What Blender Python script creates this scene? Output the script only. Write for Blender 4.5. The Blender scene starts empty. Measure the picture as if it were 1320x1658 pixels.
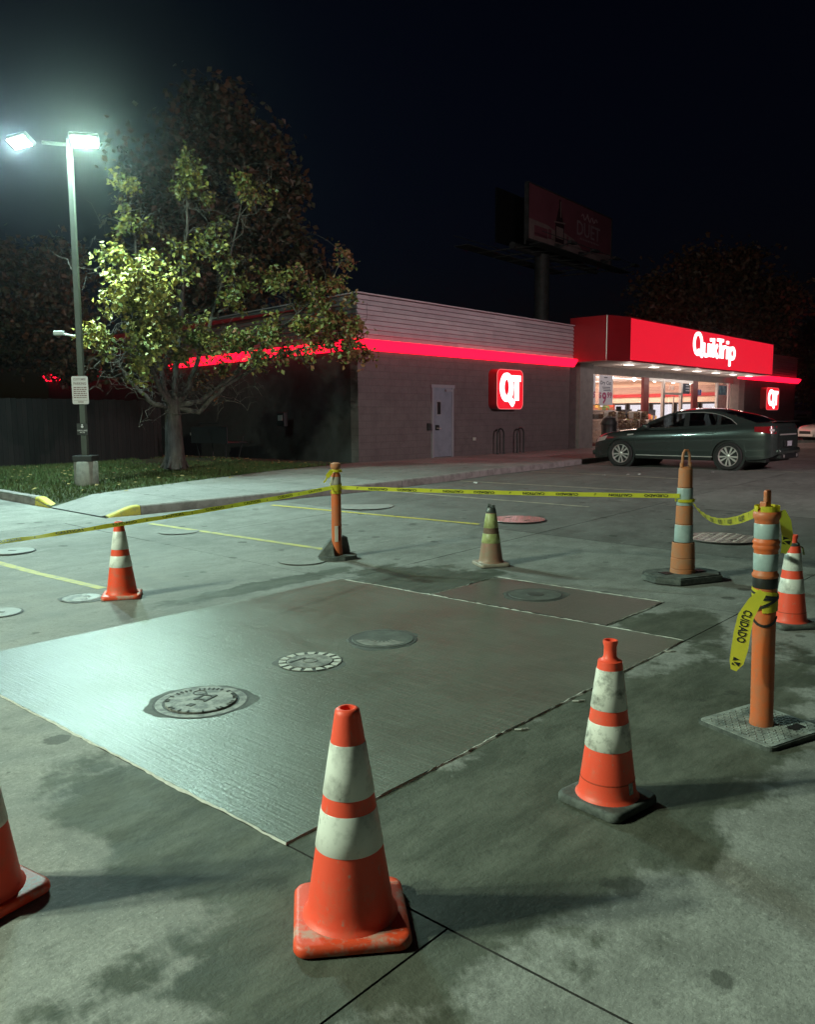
import bpy, bmesh, math, random
from mathutils import Vector, Matrix
random.seed(7)
scn = bpy.context.scene
COL = scn.collection
PI = math.pi

# ------------------------------------------------------------------ camera
F = 1322.0                                   # focal length in photograph pixels (1320 x 1658)
PITCH = math.atan((829 - 676) / F)
ROLL = math.radians(0.4)
CAM = Vector((0, 0, 1.7))
fwd = Vector((0, math.cos(PITCH), -math.sin(PITCH)))
u0 = Vector((0, math.sin(PITCH), math.cos(PITCH)))
r0 = Vector((1, 0, 0))
right = r0 * math.cos(ROLL) - u0 * math.sin(ROLL)
up = r0 * math.sin(ROLL) + u0 * math.cos(ROLL)
cd = bpy.data.cameras.new('camera')
cam = bpy.data.objects.new('camera', cd)
COL.objects.link(cam)
cd.sensor_fit = 'HORIZONTAL'
cd.sensor_width = 36.0
cd.lens = 36.0 * F / 1320.0
cd.clip_start = 0.05
cd.clip_end = 1200
M = Matrix((right, up, -fwd)).transposed().to_4x4()
M.translation = CAM
cam.matrix_world = M
scn.camera = cam
scn.render.resolution_x = 816
scn.render.resolution_y = 1024

# ------------------------------------------------------------------ night sky, exposure
w = bpy.data.worlds.new('World')
scn.world = w
w.use_nodes = True
nt = w.node_tree
bg = nt.nodes['Background']
sky = nt.nodes.new('ShaderNodeTexSky')
sky.sky_type = 'NISHITA'
sky.sun_disc = False
sky.sun_elevation = math.radians(-3.0)
sky.sun_rotation = math.radians(-70)
tint = nt.nodes.new('ShaderNodeMix')
tint.data_type = 'RGBA'
tint.blend_type = 'MULTIPLY'
tint.inputs['Factor'].default_value = 1
tint.inputs['B'].default_value = (.42, .62, 1.5, 1)      # night navy
nt.links.new(sky.outputs[0], tint.inputs['A'])
nt.links.new(tint.outputs['Result'], bg.inputs[0])
bg.inputs[1].default_value = 0.03
scn.view_settings.view_transform = 'Standard'
scn.view_settings.look = 'None'
scn.view_settings.exposure = 0
scn.view_settings.gamma = 1
scn.view_settings.use_curve_mapping = False
cy = scn.cycles
try:
    cy.max_bounces = 6
    cy.diffuse_bounces = 3
    cy.glossy_bounces = 3
    cy.transmission_bounces = 4
    cy.transparent_max_bounces = 8
    cy.volume_bounces = 0
    cy.use_denoising = True
    cy.use_light_tree = True
    cy.caustics_reflective = False
    cy.caustics_refractive = False
    cy.sample_clamp_indirect = 4
except Exception:
    pass

LAMP_W = 860.0          # main pole, each head
SIDE_W = 1220.0           # pole to the left, out of frame
FAR_W = 670.0            # added unseen pole to the right, for the fuel canopy lights
HAZE = 0.00042

# ------------------------------------------------------------------ coordinates
TH = math.radians(41.45)
A = Vector((math.sin(TH), math.cos(TH), 0))      # along the shop front
B = Vector((-math.cos(TH), math.sin(TH), 0))     # into the shop


def gz(y):
    return 0.3 * min(max((y - 9) / 11.0, 0), 1)


def W(u, v, dz=0.0):
    p = A * u + B * v
    p.z = gz(p.y) + dz
    return p


def ray(x, y):
    return fwd + right * ((x - 660) / F) - up * ((y - 829) / F)


def G(x, y, dz=0.0):                 # a point on the ground
    d = ray(x, y)
    lo, hi = 1.0, 200.0
    for _ in range(50):
        m = (lo + hi) / 2
        p = CAM + d * m
        if p.z - gz(p.y) - dz > 0:
            lo = m
        else:
            hi = m
    return CAM + d * lo


def atY(x, y, Y):
    d = ray(x, y)
    return CAM + d * (Y / d.y)


# ------------------------------------------------------------------ mesh helpers
class MB:
    def __init__(self):
        self.v = []
        self.f = []
        self.mi = []

    def add(self, verts, faces, mi=0):
        n = len(self.v)
        self.v += [tuple(p) for p in verts]
        self.f += [tuple(i + n for i in f) for f in faces]
        self.mi += [mi] * len(faces)

    def quad(self, a, b, c, d, mi=0):
        self.add([a, b, c, d], [(0, 1, 2, 3)], mi)

    def box(self, x0, x1, y0, y1, z0, z1, mi=0, bev=0.0, mtx=None):
        if bev <= 0:
            vs = [(x, y, z) for z in (z0, z1) for (x, y) in ((x0, y0), (x1, y0), (x1, y1), (x0, y1))]
            fs = [(3, 2, 1, 0), (4, 5, 6, 7), (0, 1, 5, 4), (1, 2, 6, 5), (2, 3, 7, 6), (3, 0, 4, 7)]
        else:
            b = min(bev, abs(x1 - x0) * .45, abs(y1 - y0) * .45, abs(z1 - z0) * .45)
            bm = bmesh.new()
            bmesh.ops.create_cube(bm, size=1)
            for q in bm.verts:
                q.co = Vector(((x0 + x1) / 2 + q.co.x * (x1 - x0), (y0 + y1) / 2 + q.co.y * (y1 - y0), (z0 + z1) / 2 + q.co.z * (z1 - z0)))
            bmesh.ops.bevel(bm, geom=bm.edges[:], offset=b, segments=2, affect='EDGES', profile=.5)
            bm.verts.index_update()
            vs = [q.co.copy() for q in bm.verts]
            fs = [[q.index for q in fc.verts] for fc in bm.faces]
            bm.free()
        if mtx is not None:
            vs = [mtx @ Vector(p) for p in vs]
        self.add(vs, fs, mi)
        return self

    def lathe(self, prof, seg=32, c=(0, 0, 0), mi=0, cap=True, mtx=None):
        vs, fs = [], []
        for r, z in prof:
            for i in range(seg):
                t = 2 * PI * i / seg
                vs.append(Vector((c[0] + r * math.cos(t), c[1] + r * math.sin(t), c[2] + z)))
        for j in range(len(prof) - 1):
            for i in range(seg):
                k = (i + 1) % seg
                fs.append((j * seg + i, j * seg + k, (j + 1) * seg + k, (j + 1) * seg + i))
        if cap:
            fs.append(tuple(range(seg - 1, -1, -1)))
            n = (len(prof) - 1) * seg
            fs.append(tuple(range(n, n + seg)))
        if mtx is not None:
            vs = [mtx @ p for p in vs]
        self.add(vs, fs, mi)
        return self

    def tube(self, pts, rad, seg=8, mi=0, cap=True):
        pts = [Vector(p) for p in pts]
        rs = rad if isinstance(rad, (list, tuple)) else [rad] * len(pts)
        vs, fs = [], []
        prev = None
        for i, p in enumerate(pts):
            t = (pts[min(i + 1, len(pts) - 1)] - pts[max(i - 1, 0)])
            if t.length < 1e-9:
                t = Vector((0, 0, 1))
            t.normalize()
            if prev is None:
                n = t.orthogonal().normalized()
            else:
                n = prev - t * prev.dot(t)
                n = n.normalized() if n.length > 1e-6 else t.orthogonal().normalized()
            prev = n
            bn = t.cross(n)
            for k in range(seg):
                a = 2 * PI * k / seg
                vs.append(p + (n * math.cos(a) + bn * math.sin(a)) * rs[i])
        for i in range(len(pts) - 1):
            for k in range(seg):
                q = (k + 1) % seg
                fs.append((i * seg + k, i * seg + q, (i + 1) * seg + q, (i + 1) * seg + k))
        if cap:
            fs.append(tuple(range(seg - 1, -1, -1)))
            n = (len(pts) - 1) * seg
            fs.append(tuple(range(n, n + seg)))
        self.add(vs, fs, mi)
        return self

    def prism(self, poly, z0, z1, mi=0, mtx=None):
        n = len(poly)
        vs = [Vector((p[0], p[1], z0)) for p in poly] + [Vector((p[0], p[1], z1)) for p in poly]
        if mtx is not None:
            vs = [mtx @ p for p in vs]
        fs = [tuple(range(n - 1, -1, -1)), tuple(range(n, 2 * n))]
        fs += [(i, (i + 1) % n, n + (i + 1) % n, n + i) for i in range(n)]
        self.add(vs, fs, mi)
        return self

    def ribbon(self, left_pts, right_pts, mi=0):
        n = len(left_pts)
        self.add(list(left_pts) + list(right_pts), [(i, i + 1, n + i + 1, n + i) for i in range(n - 1)], mi)
        return self

    def mesh(self, name, mats, smooth=False, angle=None):
        me = bpy.data.meshes.new(name)
        me.from_pydata(self.v, [], self.f)
        if not isinstance(mats, (list, tuple)):
            mats = [mats]
        for m in mats:
            me.materials.append(m)
        if len(mats) > 1:
            me.polygons.foreach_set('material_index', self.mi)
        if smooth:
            me.polygons.foreach_set('use_smooth', [True] * len(me.polygons))
            if angle:
                try:
                    me.set_sharp_from_angle(angle=math.radians(angle))
                except Exception:
                    pass
        me.update()
        return me

    def build(self, name, mats, parent=None, smooth=False, angle=40, **kw):
        o = bpy.data.objects.new(name, self.mesh(name, mats, smooth, angle))
        COL.objects.link(o)
        if parent is not None:
            o.parent = parent
        for k, val in kw.items():
            o[k] = val
        return o


def empty(name, loc, rz=0.0, label=None, cat=None, group=None, kind=None, scale=1.0):
    o = bpy.data.objects.new(name, None)
    COL.objects.link(o)
    o.location = loc
    o.rotation_euler = (0, 0, rz)
    o.scale = (scale,) * 3
    o.empty_display_size = 0.2
    tag(o, label, cat, group, kind)
    return o


def tag(o, label=None, cat=None, group=None, kind=None):
    for k, val in (('label', label), ('category', cat), ('group', group), ('kind', kind)):
        if val:
            o[k] = val
    return o


def copy_tree(o, parent=None):
    c = o.copy()
    COL.objects.link(c)
    if parent is not None:
        c.parent = parent
    for ch in list(o.children):
        copy_tree(ch, c)
    return c


# text as flat geometry, normalised: x 0..w, y 0..1 (cap height about 1)
_tx = {}


def text_geo(s, bold=0.0):
    k = (s, bold)
    if k in _tx:
        return _tx[k]
    cu = bpy.data.curves.new('lettering', 'FONT')
    cu.body = s
    cu.offset = bold
    cu.resolution_u = 2
    ob = bpy.data.objects.new('lettering', cu)
    COL.objects.link(ob)
    dg = bpy.context.evaluated_depsgraph_get()
    me = bpy.data.meshes.new_from_object(ob.evaluated_get(dg))
    vs = [q.co.copy() for q in me.vertices]
    fs = [tuple(p.vertices) for p in me.polygons]
    x0 = min(p.x for p in vs)
    x1 = max(p.x for p in vs)
    y0 = min(p.y for p in vs)
    y1 = max(p.y for p in vs)
    vs = [((p.x - x0) / (x1 - x0), (p.y - y0) / (y1 - y0)) for p in vs]
    bpy.data.objects.remove(ob)
    bpy.data.curves.remove(cu)
    bpy.data.meshes.remove(me)
    _tx[k] = (vs, fs)
    return _tx[k]


def put_text(mb, s, org, ex, ey, wid, hgt, bold=0.0, mi=0):
    vs, fs = text_geo(s, bold)
    org, ex, ey = Vector(org), Vector(ex).normalized(), Vector(ey).normalized()
    mb.add([org + ex * (p[0] * wid) + ey * (p[1] * hgt) for p in vs], fs, mi)


# ------------------------------------------------------------------ materials
MATS = {}


def add_scuffs(ma, col, sc=38, lo=.60, hi=.67, amt=.8, stretch=(1, 1, .45)):
    g = NT(ma)
    b = ma.node_tree.nodes['Principled BSDF']
    src = b.inputs['Base Color'].links[0].from_socket
    pos = g.n('ShaderNodeNewGeometry').outputs['Position']
    mp = g.n('ShaderNodeVectorMath', operation='MULTIPLY')
    mp.inputs[1].default_value = stretch
    g.l(pos, mp.inputs[0])
    f = g.rng(g.noise(mp.outputs[0], sc, 6, .75), lo, hi)
    f2 = g.rng(g.noise(pos, 5, 3, .5), .42, .6)
    g.l(g.mix(g.math('MULTIPLY', g.math('MULTIPLY', f, f2), amt), src, col), b.inputs['Base Color'])
    return ma


def mat(name, c, r=.6, m=0.0, c2=None, ns=6.0, lo=.42, hi=.66, bump=0.0, bs=60.0, bd=.004, spec=.5, emit=None, es=0.0, coat=0.0, detail=5,
        stretch=None, r2=None):
    if name in MATS:
        return MATS[name]
    ma = bpy.data.materials.new(name)
    ma.use_nodes = True
    t = ma.node_tree
    b = t.nodes['Principled BSDF']
    b.inputs['Base Color'].default_value = (*c, 1)
    b.inputs['Roughness'].default_value = r
    b.inputs['Metallic'].default_value = m
    b.inputs['Specular IOR Level'].default_value = spec
    b.inputs['Coat Weight'].default_value = coat
    b.inputs['Coat Roughness'].default_value = .06
    if emit:
        b.inputs['Emission Color'].default_value = (*emit, 1)
        b.inputs['Emission Strength'].default_value = es
    if c2 or bump:
        geo = t.nodes.new('ShaderNodeNewGeometry')
        src = geo.outputs['Position']
        if stretch:
            mp = t.nodes.new('ShaderNodeVectorMath')
            mp.operation = 'MULTIPLY'
            mp.inputs[1].default_value = stretch
            t.links.new(src, mp.inputs[0])
            src = mp.outputs[0]
    if c2:
        n = t.nodes.new('ShaderNodeTexNoise')
        n.inputs['Scale'].default_value = ns
        n.inputs['Detail'].default_value = detail
        n.inputs['Roughness'].default_value = .65
        t.links.new(src, n.inputs['Vector'])
        mr = t.nodes.new('ShaderNodeMapRange')
        mr.inputs[1].default_value = lo
        mr.inputs[2].default_value = hi
        t.links.new(n.outputs['Fac'], mr.inputs[0])
        mx = t.nodes.new('ShaderNodeMix')
        mx.data_type = 'RGBA'
        mx.inputs['A'].default_value = (*c, 1)
        mx.inputs['B'].default_value = (*c2, 1)
        t.links.new(mr.outputs[0], mx.inputs['Factor'])
        t.links.new(mx.outputs['Result'], b.inputs['Base Color'])
        if r2 is not None:
            m2 = t.nodes.new('ShaderNodeMapRange')
            m2.inputs[3].default_value = r
            m2.inputs[4].default_value = r2
            t.links.new(mr.outputs[0], m2.inputs[0])
            t.links.new(m2.outputs[0], b.inputs['Roughness'])
    if bump:
        n = t.nodes.new('ShaderNodeTexNoise')
        n.inputs['Scale'].default_value = bs
        n.inputs['Detail'].default_value = 4
        t.links.new(src, n.inputs['Vector'])
        bp = t.nodes.new('ShaderNodeBump')
        bp.inputs['Strength'].default_value = bump
        bp.inputs['Distance'].default_value = bd
        t.links.new(n.outputs['Fac'], bp.inputs['Height'])
        t.links.new(bp.outputs[0], b.inputs['Normal'])
    MATS[name] = ma
    return ma


def emis(name, c, s):
    if name in MATS:
        return MATS[name]
    ma = bpy.data.materials.new(name)
    ma.use_nodes = True
    t = ma.node_tree
    t.nodes.remove(t.nodes['Principled BSDF'])
    e = t.nodes.new('ShaderNodeEmission')
    e.inputs[0].default_value = (*c, 1)
    e.inputs[1].default_value = s
    t.links.new(e.outputs[0], t.nodes['Material Output'].inputs[0])
    MATS[name] = ma
    return ma


def glass(name, tint=(1, 1, 1), refl=.08, rough=.02):
    ma = bpy.data.materials.new(name)
    ma.use_nodes = True
    t = ma.node_tree
    t.nodes.remove(t.nodes['Principled BSDF'])
    tr = t.nodes.new('ShaderNodeBsdfTransparent')
    tr.inputs[0].default_value = (*tint, 1)
    gl = t.nodes.new('ShaderNodeBsdfGlossy')
    gl.inputs['Roughness'].default_value = rough
    lw = t.nodes.new('ShaderNodeLayerWeight')
    lw.inputs[0].default_value = .25
    mr = t.nodes.new('ShaderNodeMapRange')
    mr.inputs[3].default_value = refl * .5
    mr.inputs[4].default_value = min(1, refl * 4)
    t.links.new(lw.outputs['Fresnel'], mr.inputs[0])
    mx = t.nodes.new('ShaderNodeMixShader')
    t.links.new(mr.outputs[0], mx.inputs[0])
    t.links.new(tr.outputs[0], mx.inputs[1])
    t.links.new(gl.outputs[0], mx.inputs[2])
    t.links.new(mx.outputs[0], t.nodes['Material Output'].inputs[0])
    return ma


class NT:                                     # small helper to write node graphs
    def __init__(self, ma):
        self.t = ma.node_tree

    def n(self, ty, **kw):
        nd = self.t.nodes.new(ty)
        for k, val in kw.items():
            setattr(nd, k, val)
        return nd

    def l(self, a, b):
        self.t.links.new(a, b)

    def math(self, op, a, b=None, c=None):
        nd = self.n('ShaderNodeMath', operation=op)
        for i, x in enumerate((a, b, c)):
            if x is None:
                continue
            if isinstance(x, (int, float)):
                nd.inputs[i].default_value = x
            else:
                self.l(x, nd.inputs[i])
        return nd.outputs[0]

    def noise(self, vec, sc, det=5, rough=.6):
        nd = self.n('ShaderNodeTexNoise')
        nd.inputs['Scale'].default_value = sc
        nd.inputs['Detail'].default_value = det
        nd.inputs['Roughness'].default_value = rough
        self.l(vec, nd.inputs['Vector'])
        return nd.outputs['Fac']

    def rng(self, x, a, b, c=0.0, d=1.0, smooth=False):
        nd = self.n('ShaderNodeMapRange')
        if smooth:
            nd.interpolation_type = 'SMOOTHSTEP'
        self.l(x, nd.inputs[0])
        for i, val in enumerate((a, b, c, d)):
            nd.inputs[i + 1].default_value = val
        return nd.outputs[0]

    def mix(self, f, a, b):
        nd = self.n('ShaderNodeMix', data_type='RGBA')
        for key, x in (('Factor', f), ('A', a), ('B', b)):
            if isinstance(x, tuple):
                nd.inputs[key].default_value = (*x, 1)
            elif isinstance(x, float):
                nd.inputs[key].default_value = x
            else:
                self.l(x, nd.inputs[key])
        return nd.outputs['Result']

    def dot(self, vec, d):
        nd = self.n('ShaderNodeVectorMath', operation='DOT_PRODUCT')
        self.l(vec, nd.inputs[0])
        nd.inputs[1].default_value = d
        return nd.outputs['Value']


def concrete_mat(name, base, dark, damp=True, blobs=(), rough=.75):
    ma = bpy.data.materials.new(name)
    ma.use_nodes = True
    g = NT(ma)
    b = ma.node_tree.nodes['Principled BSDF']
    pos = g.n('ShaderNodeNewGeometry').outputs['Position']
    u = g.dot(pos, tuple(A))
    v = g.dot(pos, tuple(B))
    cmb = g.n('ShaderNodeCombineXYZ')
    g.l(u, cmb.inputs[0])
    g.l(v, cmb.inputs[1])
    uvv = cmb.outputs[0]
    big = g.noise(uvv, .55, 6, .6)
    mid = g.noise(uvv, 3.2, 7, .7)
    fine = g.noise(uvv, 45, 4, .7)
    st = g.n('ShaderNodeVectorMath', operation='MULTIPLY')
    g.l(uvv, st.inputs[0])
    st.inputs[1].default_value = (.55, 1.5, 1)
    streak = g.noise(st.outputs[0], 1.6, 7, .68)
    f1 = g.math('ADD', g.math('MULTIPLY', big, .35), g.math('MULTIPLY', mid, .40))
    f1 = g.math('ADD', f1, g.math('MULTIPLY', streak, .25))
    col = g.mix(g.rng(f1, .42, .57), dark, base)
    pit = g.rng(g.noise(uvv, 11, 7, .78), .54, .66)
    col = g.mix(g.math('MULTIPLY', pit, .7), col, tuple(x * .62 for x in dark))
    col = g.mix(g.math('MULTIPLY', g.rng(fine, .38, .62), .55), col, tuple(x * .50 for x in base))
    agg = g.rng(g.noise(uvv, 85, 3, .7), .60, .68)
    col = g.mix(g.math('MULTIPLY', agg, .5), col, tuple(min(1, x * 1.5) for x in base))
    agd = g.rng(g.noise(uvv, 70, 2, .6), .34, .28)
    col = g.mix(g.math('MULTIPLY', agd, .6), col, tuple(x * .3 for x in dark))
    # pale scuffs
    sc = g.rng(g.noise(st.outputs[0], 4.5, 9, .8), .56, .68)
    col = g.mix(g.math('MULTIPLY', sc, .6), col, tuple(min(1, x * 1.35) for x in base))
    # small old drip spots
    vo = g.n('ShaderNodeTexVoronoi')
    vo.inputs['Scale'].default_value = 4.2
    g.l(uvv, vo.inputs['Vector'])
    wob = g.math('ADD', vo.outputs['Distance'], g.math('MULTIPLY', g.noise(uvv, 14, 5, .7), .34))
    sepc = g.n('ShaderNodeSeparateColor')
    g.l(vo.outputs['Color'], sepc.inputs[0])
    size = g.math('MULTIPLY', g.math('POWER', sepc.outputs[0], 4.0), .30)
    spot = g.rng(g.math('SUBTRACT', wob, g.math('ADD', size, .135)), .0, .05, 1, 0)
    rgh = g.rng(mid, .3, .7, rough - .08, rough + .12)
    if blobs:
        msk = None
        for (cu, cv, ru, rv) in blobs:
            x = g.math('DIVIDE', g.math('SUBTRACT', u, cu), ru)
            y = g.math('DIVIDE', g.math('SUBTRACT', v, cv), rv)
            d = g.math('SQRT', g.math('ADD', g.math('MULTIPLY', x, x), g.math('MULTIPLY', y, y)))
            k = g.math('SUBTRACT', 1.0, d)
            msk = k if msk is None else g.math('MAXIMUM', msk, k)
        wet = g.math('ADD', msk, g.math('MULTIPLY', g.math('SUBTRACT', g.noise(uvv, 2.8, 8, .66), .5), 1.9))
        wet = g.rng(wet, -.10, .18, smooth=True)
        tone = g.rng(g.noise(st.outputs[0], 2.4, 8, .75), .42, .62)
        dampc = g.mix(tone, (.050, .055, .040), (.108, .113, .090))
        dampc = g.mix(g.math('MULTIPLY', pit, .45), dampc, (.035, .036, .030))
        col = g.mix(g.math('MULTIPLY', wet, .96), col, dampc)
        dampc = g.mix(g.math('MULTIPLY', g.rng(fine, .4, .62), .4), dampc, (.038, .04, .033))
        rgh = g.math('SUBTRACT', rgh, g.math('MULTIPLY', wet, .06))
    col = g.mix(g.math('MULTIPLY', spot, .62), col, (.042, .044, .036))
    oi = g.n('ShaderNodeObjectInfo')
    val = g.rng(oi.outputs['Random'], 0, 1, .86, 1.1)
    hs = g.n('ShaderNodeHueSaturation')
    g.l(val, hs.inputs['Value'])
    g.l(col, hs.inputs['Color'])
    g.l(hs.outputs[0], b.inputs['Base Color'])
    g.l(rgh, b.inputs['Roughness'])
    b.inputs['Specular IOR Level'].default_value = .35
    h = g.math('ADD', g.math('MULTIPLY', fine, .5), g.math('MULTIPLY', mid, .8))
    bp = g.n('ShaderNodeBump')
    bp.inputs['Strength'].default_value = .8
    bp.inputs['Distance'].default_value = .009
    g.l(h, bp.inputs['Height'])
    g.l(bp.outputs[0], b.inputs['Normal'])
    return ma


def wet_mat(name, c, c2, rough):
    ma = bpy.data.materials.new(name)
    ma.use_nodes = True
    g = NT(ma)
    b = ma.node_tree.nodes['Principled BSDF']
    pos = g.n('ShaderNodeNewGeometry').outputs['Position']
    u = g.dot(pos, tuple(A))
    v = g.dot(pos, tuple(B))
    cmb = g.n('ShaderNodeCombineXYZ')
    g.l(u, cmb.inputs[0])
    g.l(v, cmb.inputs[1])
    uvv = cmb.outputs[0]
    st = g.n('ShaderNodeVectorMath', operation='MULTIPLY')
    g.l(uvv, st.inputs[0])
    st.inputs[1].default_value = (8.0, .28, 1)          # broom lines run towards the shop
    broom = g.noise(st.outputs[0], 9, 5, .7)
    st2 = g.n('ShaderNodeVectorMath', operation='MULTIPLY')
    g.l(uvv, st2.inputs[0])
    st2.inputs[1].default_value = (1.0, 7.0, 1)
    swirl = g.noise(st2.outputs[0], 5, 5, .7)
    grain = g.noise(uvv, 62, 4, .7)
    blot = g.noise(uvv, 1.3, 6, .6)
    f = g.math('ADD', g.math('MULTIPLY', blot, .6), g.math('MULTIPLY', swirl, .4))
    col = g.mix(g.rng(f, .36, .64), c2, c)
    col = g.mix(g.math('MULTIPLY', g.rng(broom, .48, .66), .5), col, tuple(x * 1.6 for x in c))
    col = g.mix(g.math('MULTIPLY', g.rng(grain, .40, .60), .45), col, tuple(x * .62 for x in c2))
    g.l(col, b.inputs['Base Color'])
    g.l(g.rng(f, .35, .65, rough - .06, rough + .09), b.inputs['Roughness'])
    b.inputs['Specular IOR Level'].default_value = .5
    h = g.math('ADD', g.math('MULTIPLY', broom, .8), g.math('MULTIPLY', grain, .6))
    h = g.math('ADD', h, g.math('MULTIPLY', swirl, .25))
    bp = g.n('ShaderNodeBump')
    bp.inputs['Strength'].default_value = .8
    bp.inputs['Distance'].default_value = .0040
    g.l(h, bp.inputs['Height'])
    g.l(bp.outputs[0], b.inputs['Normal'])
    return ma


BLOBS = [(3.5, 1.85, 2.7, .72), (1.80, 2.7, .36, 1.15), (1.85, 1.75, .60, .32), (6.5, 5.4, .75, 1.0), (6.3, 2.7, .6, .4), (5.2, 6.55, 1.3, .2)]
m_conc = concrete_mat('lot concrete', (.325, .32, .30), (.165, .165, .15), blobs=BLOBS)
m_conc2 = concrete_mat('dim lot concrete', (.235, .228, .215), (.125, .12, .112))  # lot concrete again, weaker light over these stalls put into its tone
m_walk = concrete_mat('pavement concrete', (.31, .30, .29), (.19, .185, .18), rough=.8)
m_joint = mat('joint grit', (.022, .021, .02), .95, c2=(.04, .038, .035), ns=20)
m_wet = wet_mat('fresh concrete', (.150, .166, .142), (.100, .111, .094), .345)
m_wet2 = wet_mat('fresh concrete patch', (.135, .138, .122), (.095, .097, .086), .37)
m_laitance = mat('dried cement paste', (.52, .51, .47), .7, c2=(.42, .41, .38), ns=30)
m_asph = mat('far asphalt', (.10, .098, .095), .85, c2=(.07, .07, .068), ns=.5, bump=.4, bs=30)
m_yellow = mat('yellow paint', (.60, .50, .08), .6, c2=(.36, .32, .14), ns=14, lo=.48, hi=.66)
m_faded = mat('faded line paint', (.52, .46, .14), .7, c2=(.33, .31, .20), ns=9, lo=.42, hi=.66)
m_paleline = mat('pale line paint', (.42, .38, .28), .7, c2=(.24, .23, .21), ns=7, lo=.42, hi=.62)
m_curb = mat('curb concrete', (.27, .25, .24), .85, c2=(.16, .145, .14), ns=5, bump=.4, bs=40)
m_soil = mat('dark mulch', (.035, .026, .020), .95, c2=(.075, .052, .035), ns=30, bump=1, bs=40, bd=.02)
m_turf = mat('turf soil', (.028, .040, .014), .95, c2=(.045, .04, .018), ns=8, bump=1, bs=50, bd=.02)
m_grass = mat('grass blade', (.050, .095, .022), .7, c2=(.095, .105, .03), ns=3)
m_leafl = mat('fallen leaf', (.30, .23, .08), .8, c2=(.20, .12, .05), ns=9)
m_steel = mat('cast iron', (.21, .205, .19), .5, .25, c2=(.10, .098, .09), ns=22, bump=.5, bs=90)
m_smear = mat('iron under cement film', (.29, .28, .255), .62, c2=(.10, .097, .09), ns=13, lo=.42, hi=.60, bump=.4, bs=60)
m_smear2 = mat('thin cement smear', (.27, .27, .25), .5, c2=(.15, .15, .14), ns=14)
m_wetlid = mat('iron under fresh cement', (.065, .068, .06), .72, c2=(.11, .115, .102), ns=9, bump=.5, bs=50)
m_irondark = mat('dark iron', (.028, .027, .024), .7, 0, c2=(.07, .067, .06), ns=25)
m_plate = mat('galvanised tread plate', (.78, .72, .70), .30, .8, c2=(.55, .50, .48), ns=12, lo=.4, hi=.7, bump=.3, bs=34, bd=.004)
m_pale = mat('pale painted lid', (.30, .30, .285), .6, c2=(.22, .22, .205), ns=8)

# ------------------------------------------------------------------ lot of concrete panels
base = MB()
us = [-9.5 + i * 1.5 for i in range(40)]
vs_ = [-16 + i * 1.5 for i in range(32)]
for i, uu in enumerate(us):
    for j, vv in enumerate(vs_):
        base.v.append(tuple(W(uu, vv, -.014)))
for i in range(len(us) - 1):
    for j in range(len(vs_) - 1):
        n = len(vs_)
        base.f.append((i * n + j, (i + 1) * n + j, (i + 1) * n + j + 1, i * n + j + 1))
lot = base.build('parking_lot', m_joint, kind='structure')

far = MB()
ys_ = [-60, -20, 0, 9, 12, 15, 18, 20, 30, 60, 120, 300, 600]
for y in ys_:
    for x in (-500, -150, -40, 0, 40, 150, 500):
        far.v.append((x, y, gz(y) - .05))
for i in range(len(ys_) - 1):
    for j in range(6):
        far.f.append((i * 7 + j, i * 7 + j + 1, (i + 1) * 7 + j + 1, (i + 1) * 7 + j))
tag(far.build('ground', m_asph), kind='structure')


def panel(u0_, u1_, v0_, v1_, name='concrete_panel', m=None, parent=lot, top=0.0, gap=.0042, n=None, **kw):
    u0_, u1_, v0_, v1_ = u0_ + gap, u1_ - gap, v0_ + gap, v1_ - gap
    nu = n or max(2, int((u1_ - u0_) / .6))
    nv = n or max(2, int((v1_ - v0_) / .6))
    b = MB()
    dj = random.uniform(-.0015, .0015)
    for i in range(nu + 1):
        for j in range(nv + 1):
            b.v.append(tuple(W(u0_ + (u1_ - u0_) * i / nu, v0_ + (v1_ - v0_) * j / nv, top + dj)))
    for i in range(nu):
        for j in range(nv):
            k = nv + 1
            b.f.append((i * k + j, (i + 1) * k + j, (i + 1) * k + j + 1, i * k + j + 1))
    b.mi = [0] * len(b.f)
    ring = [(u0_, v0_), (u1_, v0_), (u1_, v1_), (u0_, v1_)]
    for q in range(4):
        p0, p1 = ring[q], ring[(q + 1) % 4]
        steps = 6
        for s in range(steps):
            a0 = [p0[k] + (p1[k] - p0[k]) * s / steps for k in (0, 1)]
            a1 = [p0[k] + (p1[k] - p0[k]) * (s + 1) / steps for k in (0, 1)]
            b.quad(W(*a0, -.03), W(*a1, -.03), W(*a1, top + dj), W(*a0, top + dj), 1)
    return b.build(name, [m or m_conc, m_joint], parent, **kw)


UL = [-5.7, -1.85, 2.0, 5.92, 9.75, 13.6, 17.45, 21.3, 25.15, 29.0, 32.85, 36.7]
VL = [-13, -9.0, -5.1, -1.35, 2.43, 6.17, 9.9, 12.35]
VLL = [-9.8, -6.0, -2.2, 1.6, 6.17, 9.9, 13.7, 17.5, 21.3]
for i in range(len(UL) - 1):
    u_0, u_1 = UL[i], UL[i + 1]
    vl = VLL if u_1 <= 2.01 else VL
    for j in range(len(vl) - 1):
        v_0, v_1 = vl[j], vl[j + 1]
        if u_0 == 2.0 and v_0 == 2.43:
            continue
        if u_0 == 5.92 and v_0 == 2.43:
            panel(5.92, 7.08, 2.43, 3.1)
            panel(5.92, 7.08, 4.95, 6.17)
            panel(7.08, 9.75, 2.43, 6.17)
            continue
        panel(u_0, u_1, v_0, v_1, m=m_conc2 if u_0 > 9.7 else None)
for i in (2, ):                                   # driveway running back on the left of the grass
    for v_0, v_1 in ((12.35, 15.2), (15.2, 18.9), (18.9, 23)):
        panel(2.0, 6.6, v_0, v_1)
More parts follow.
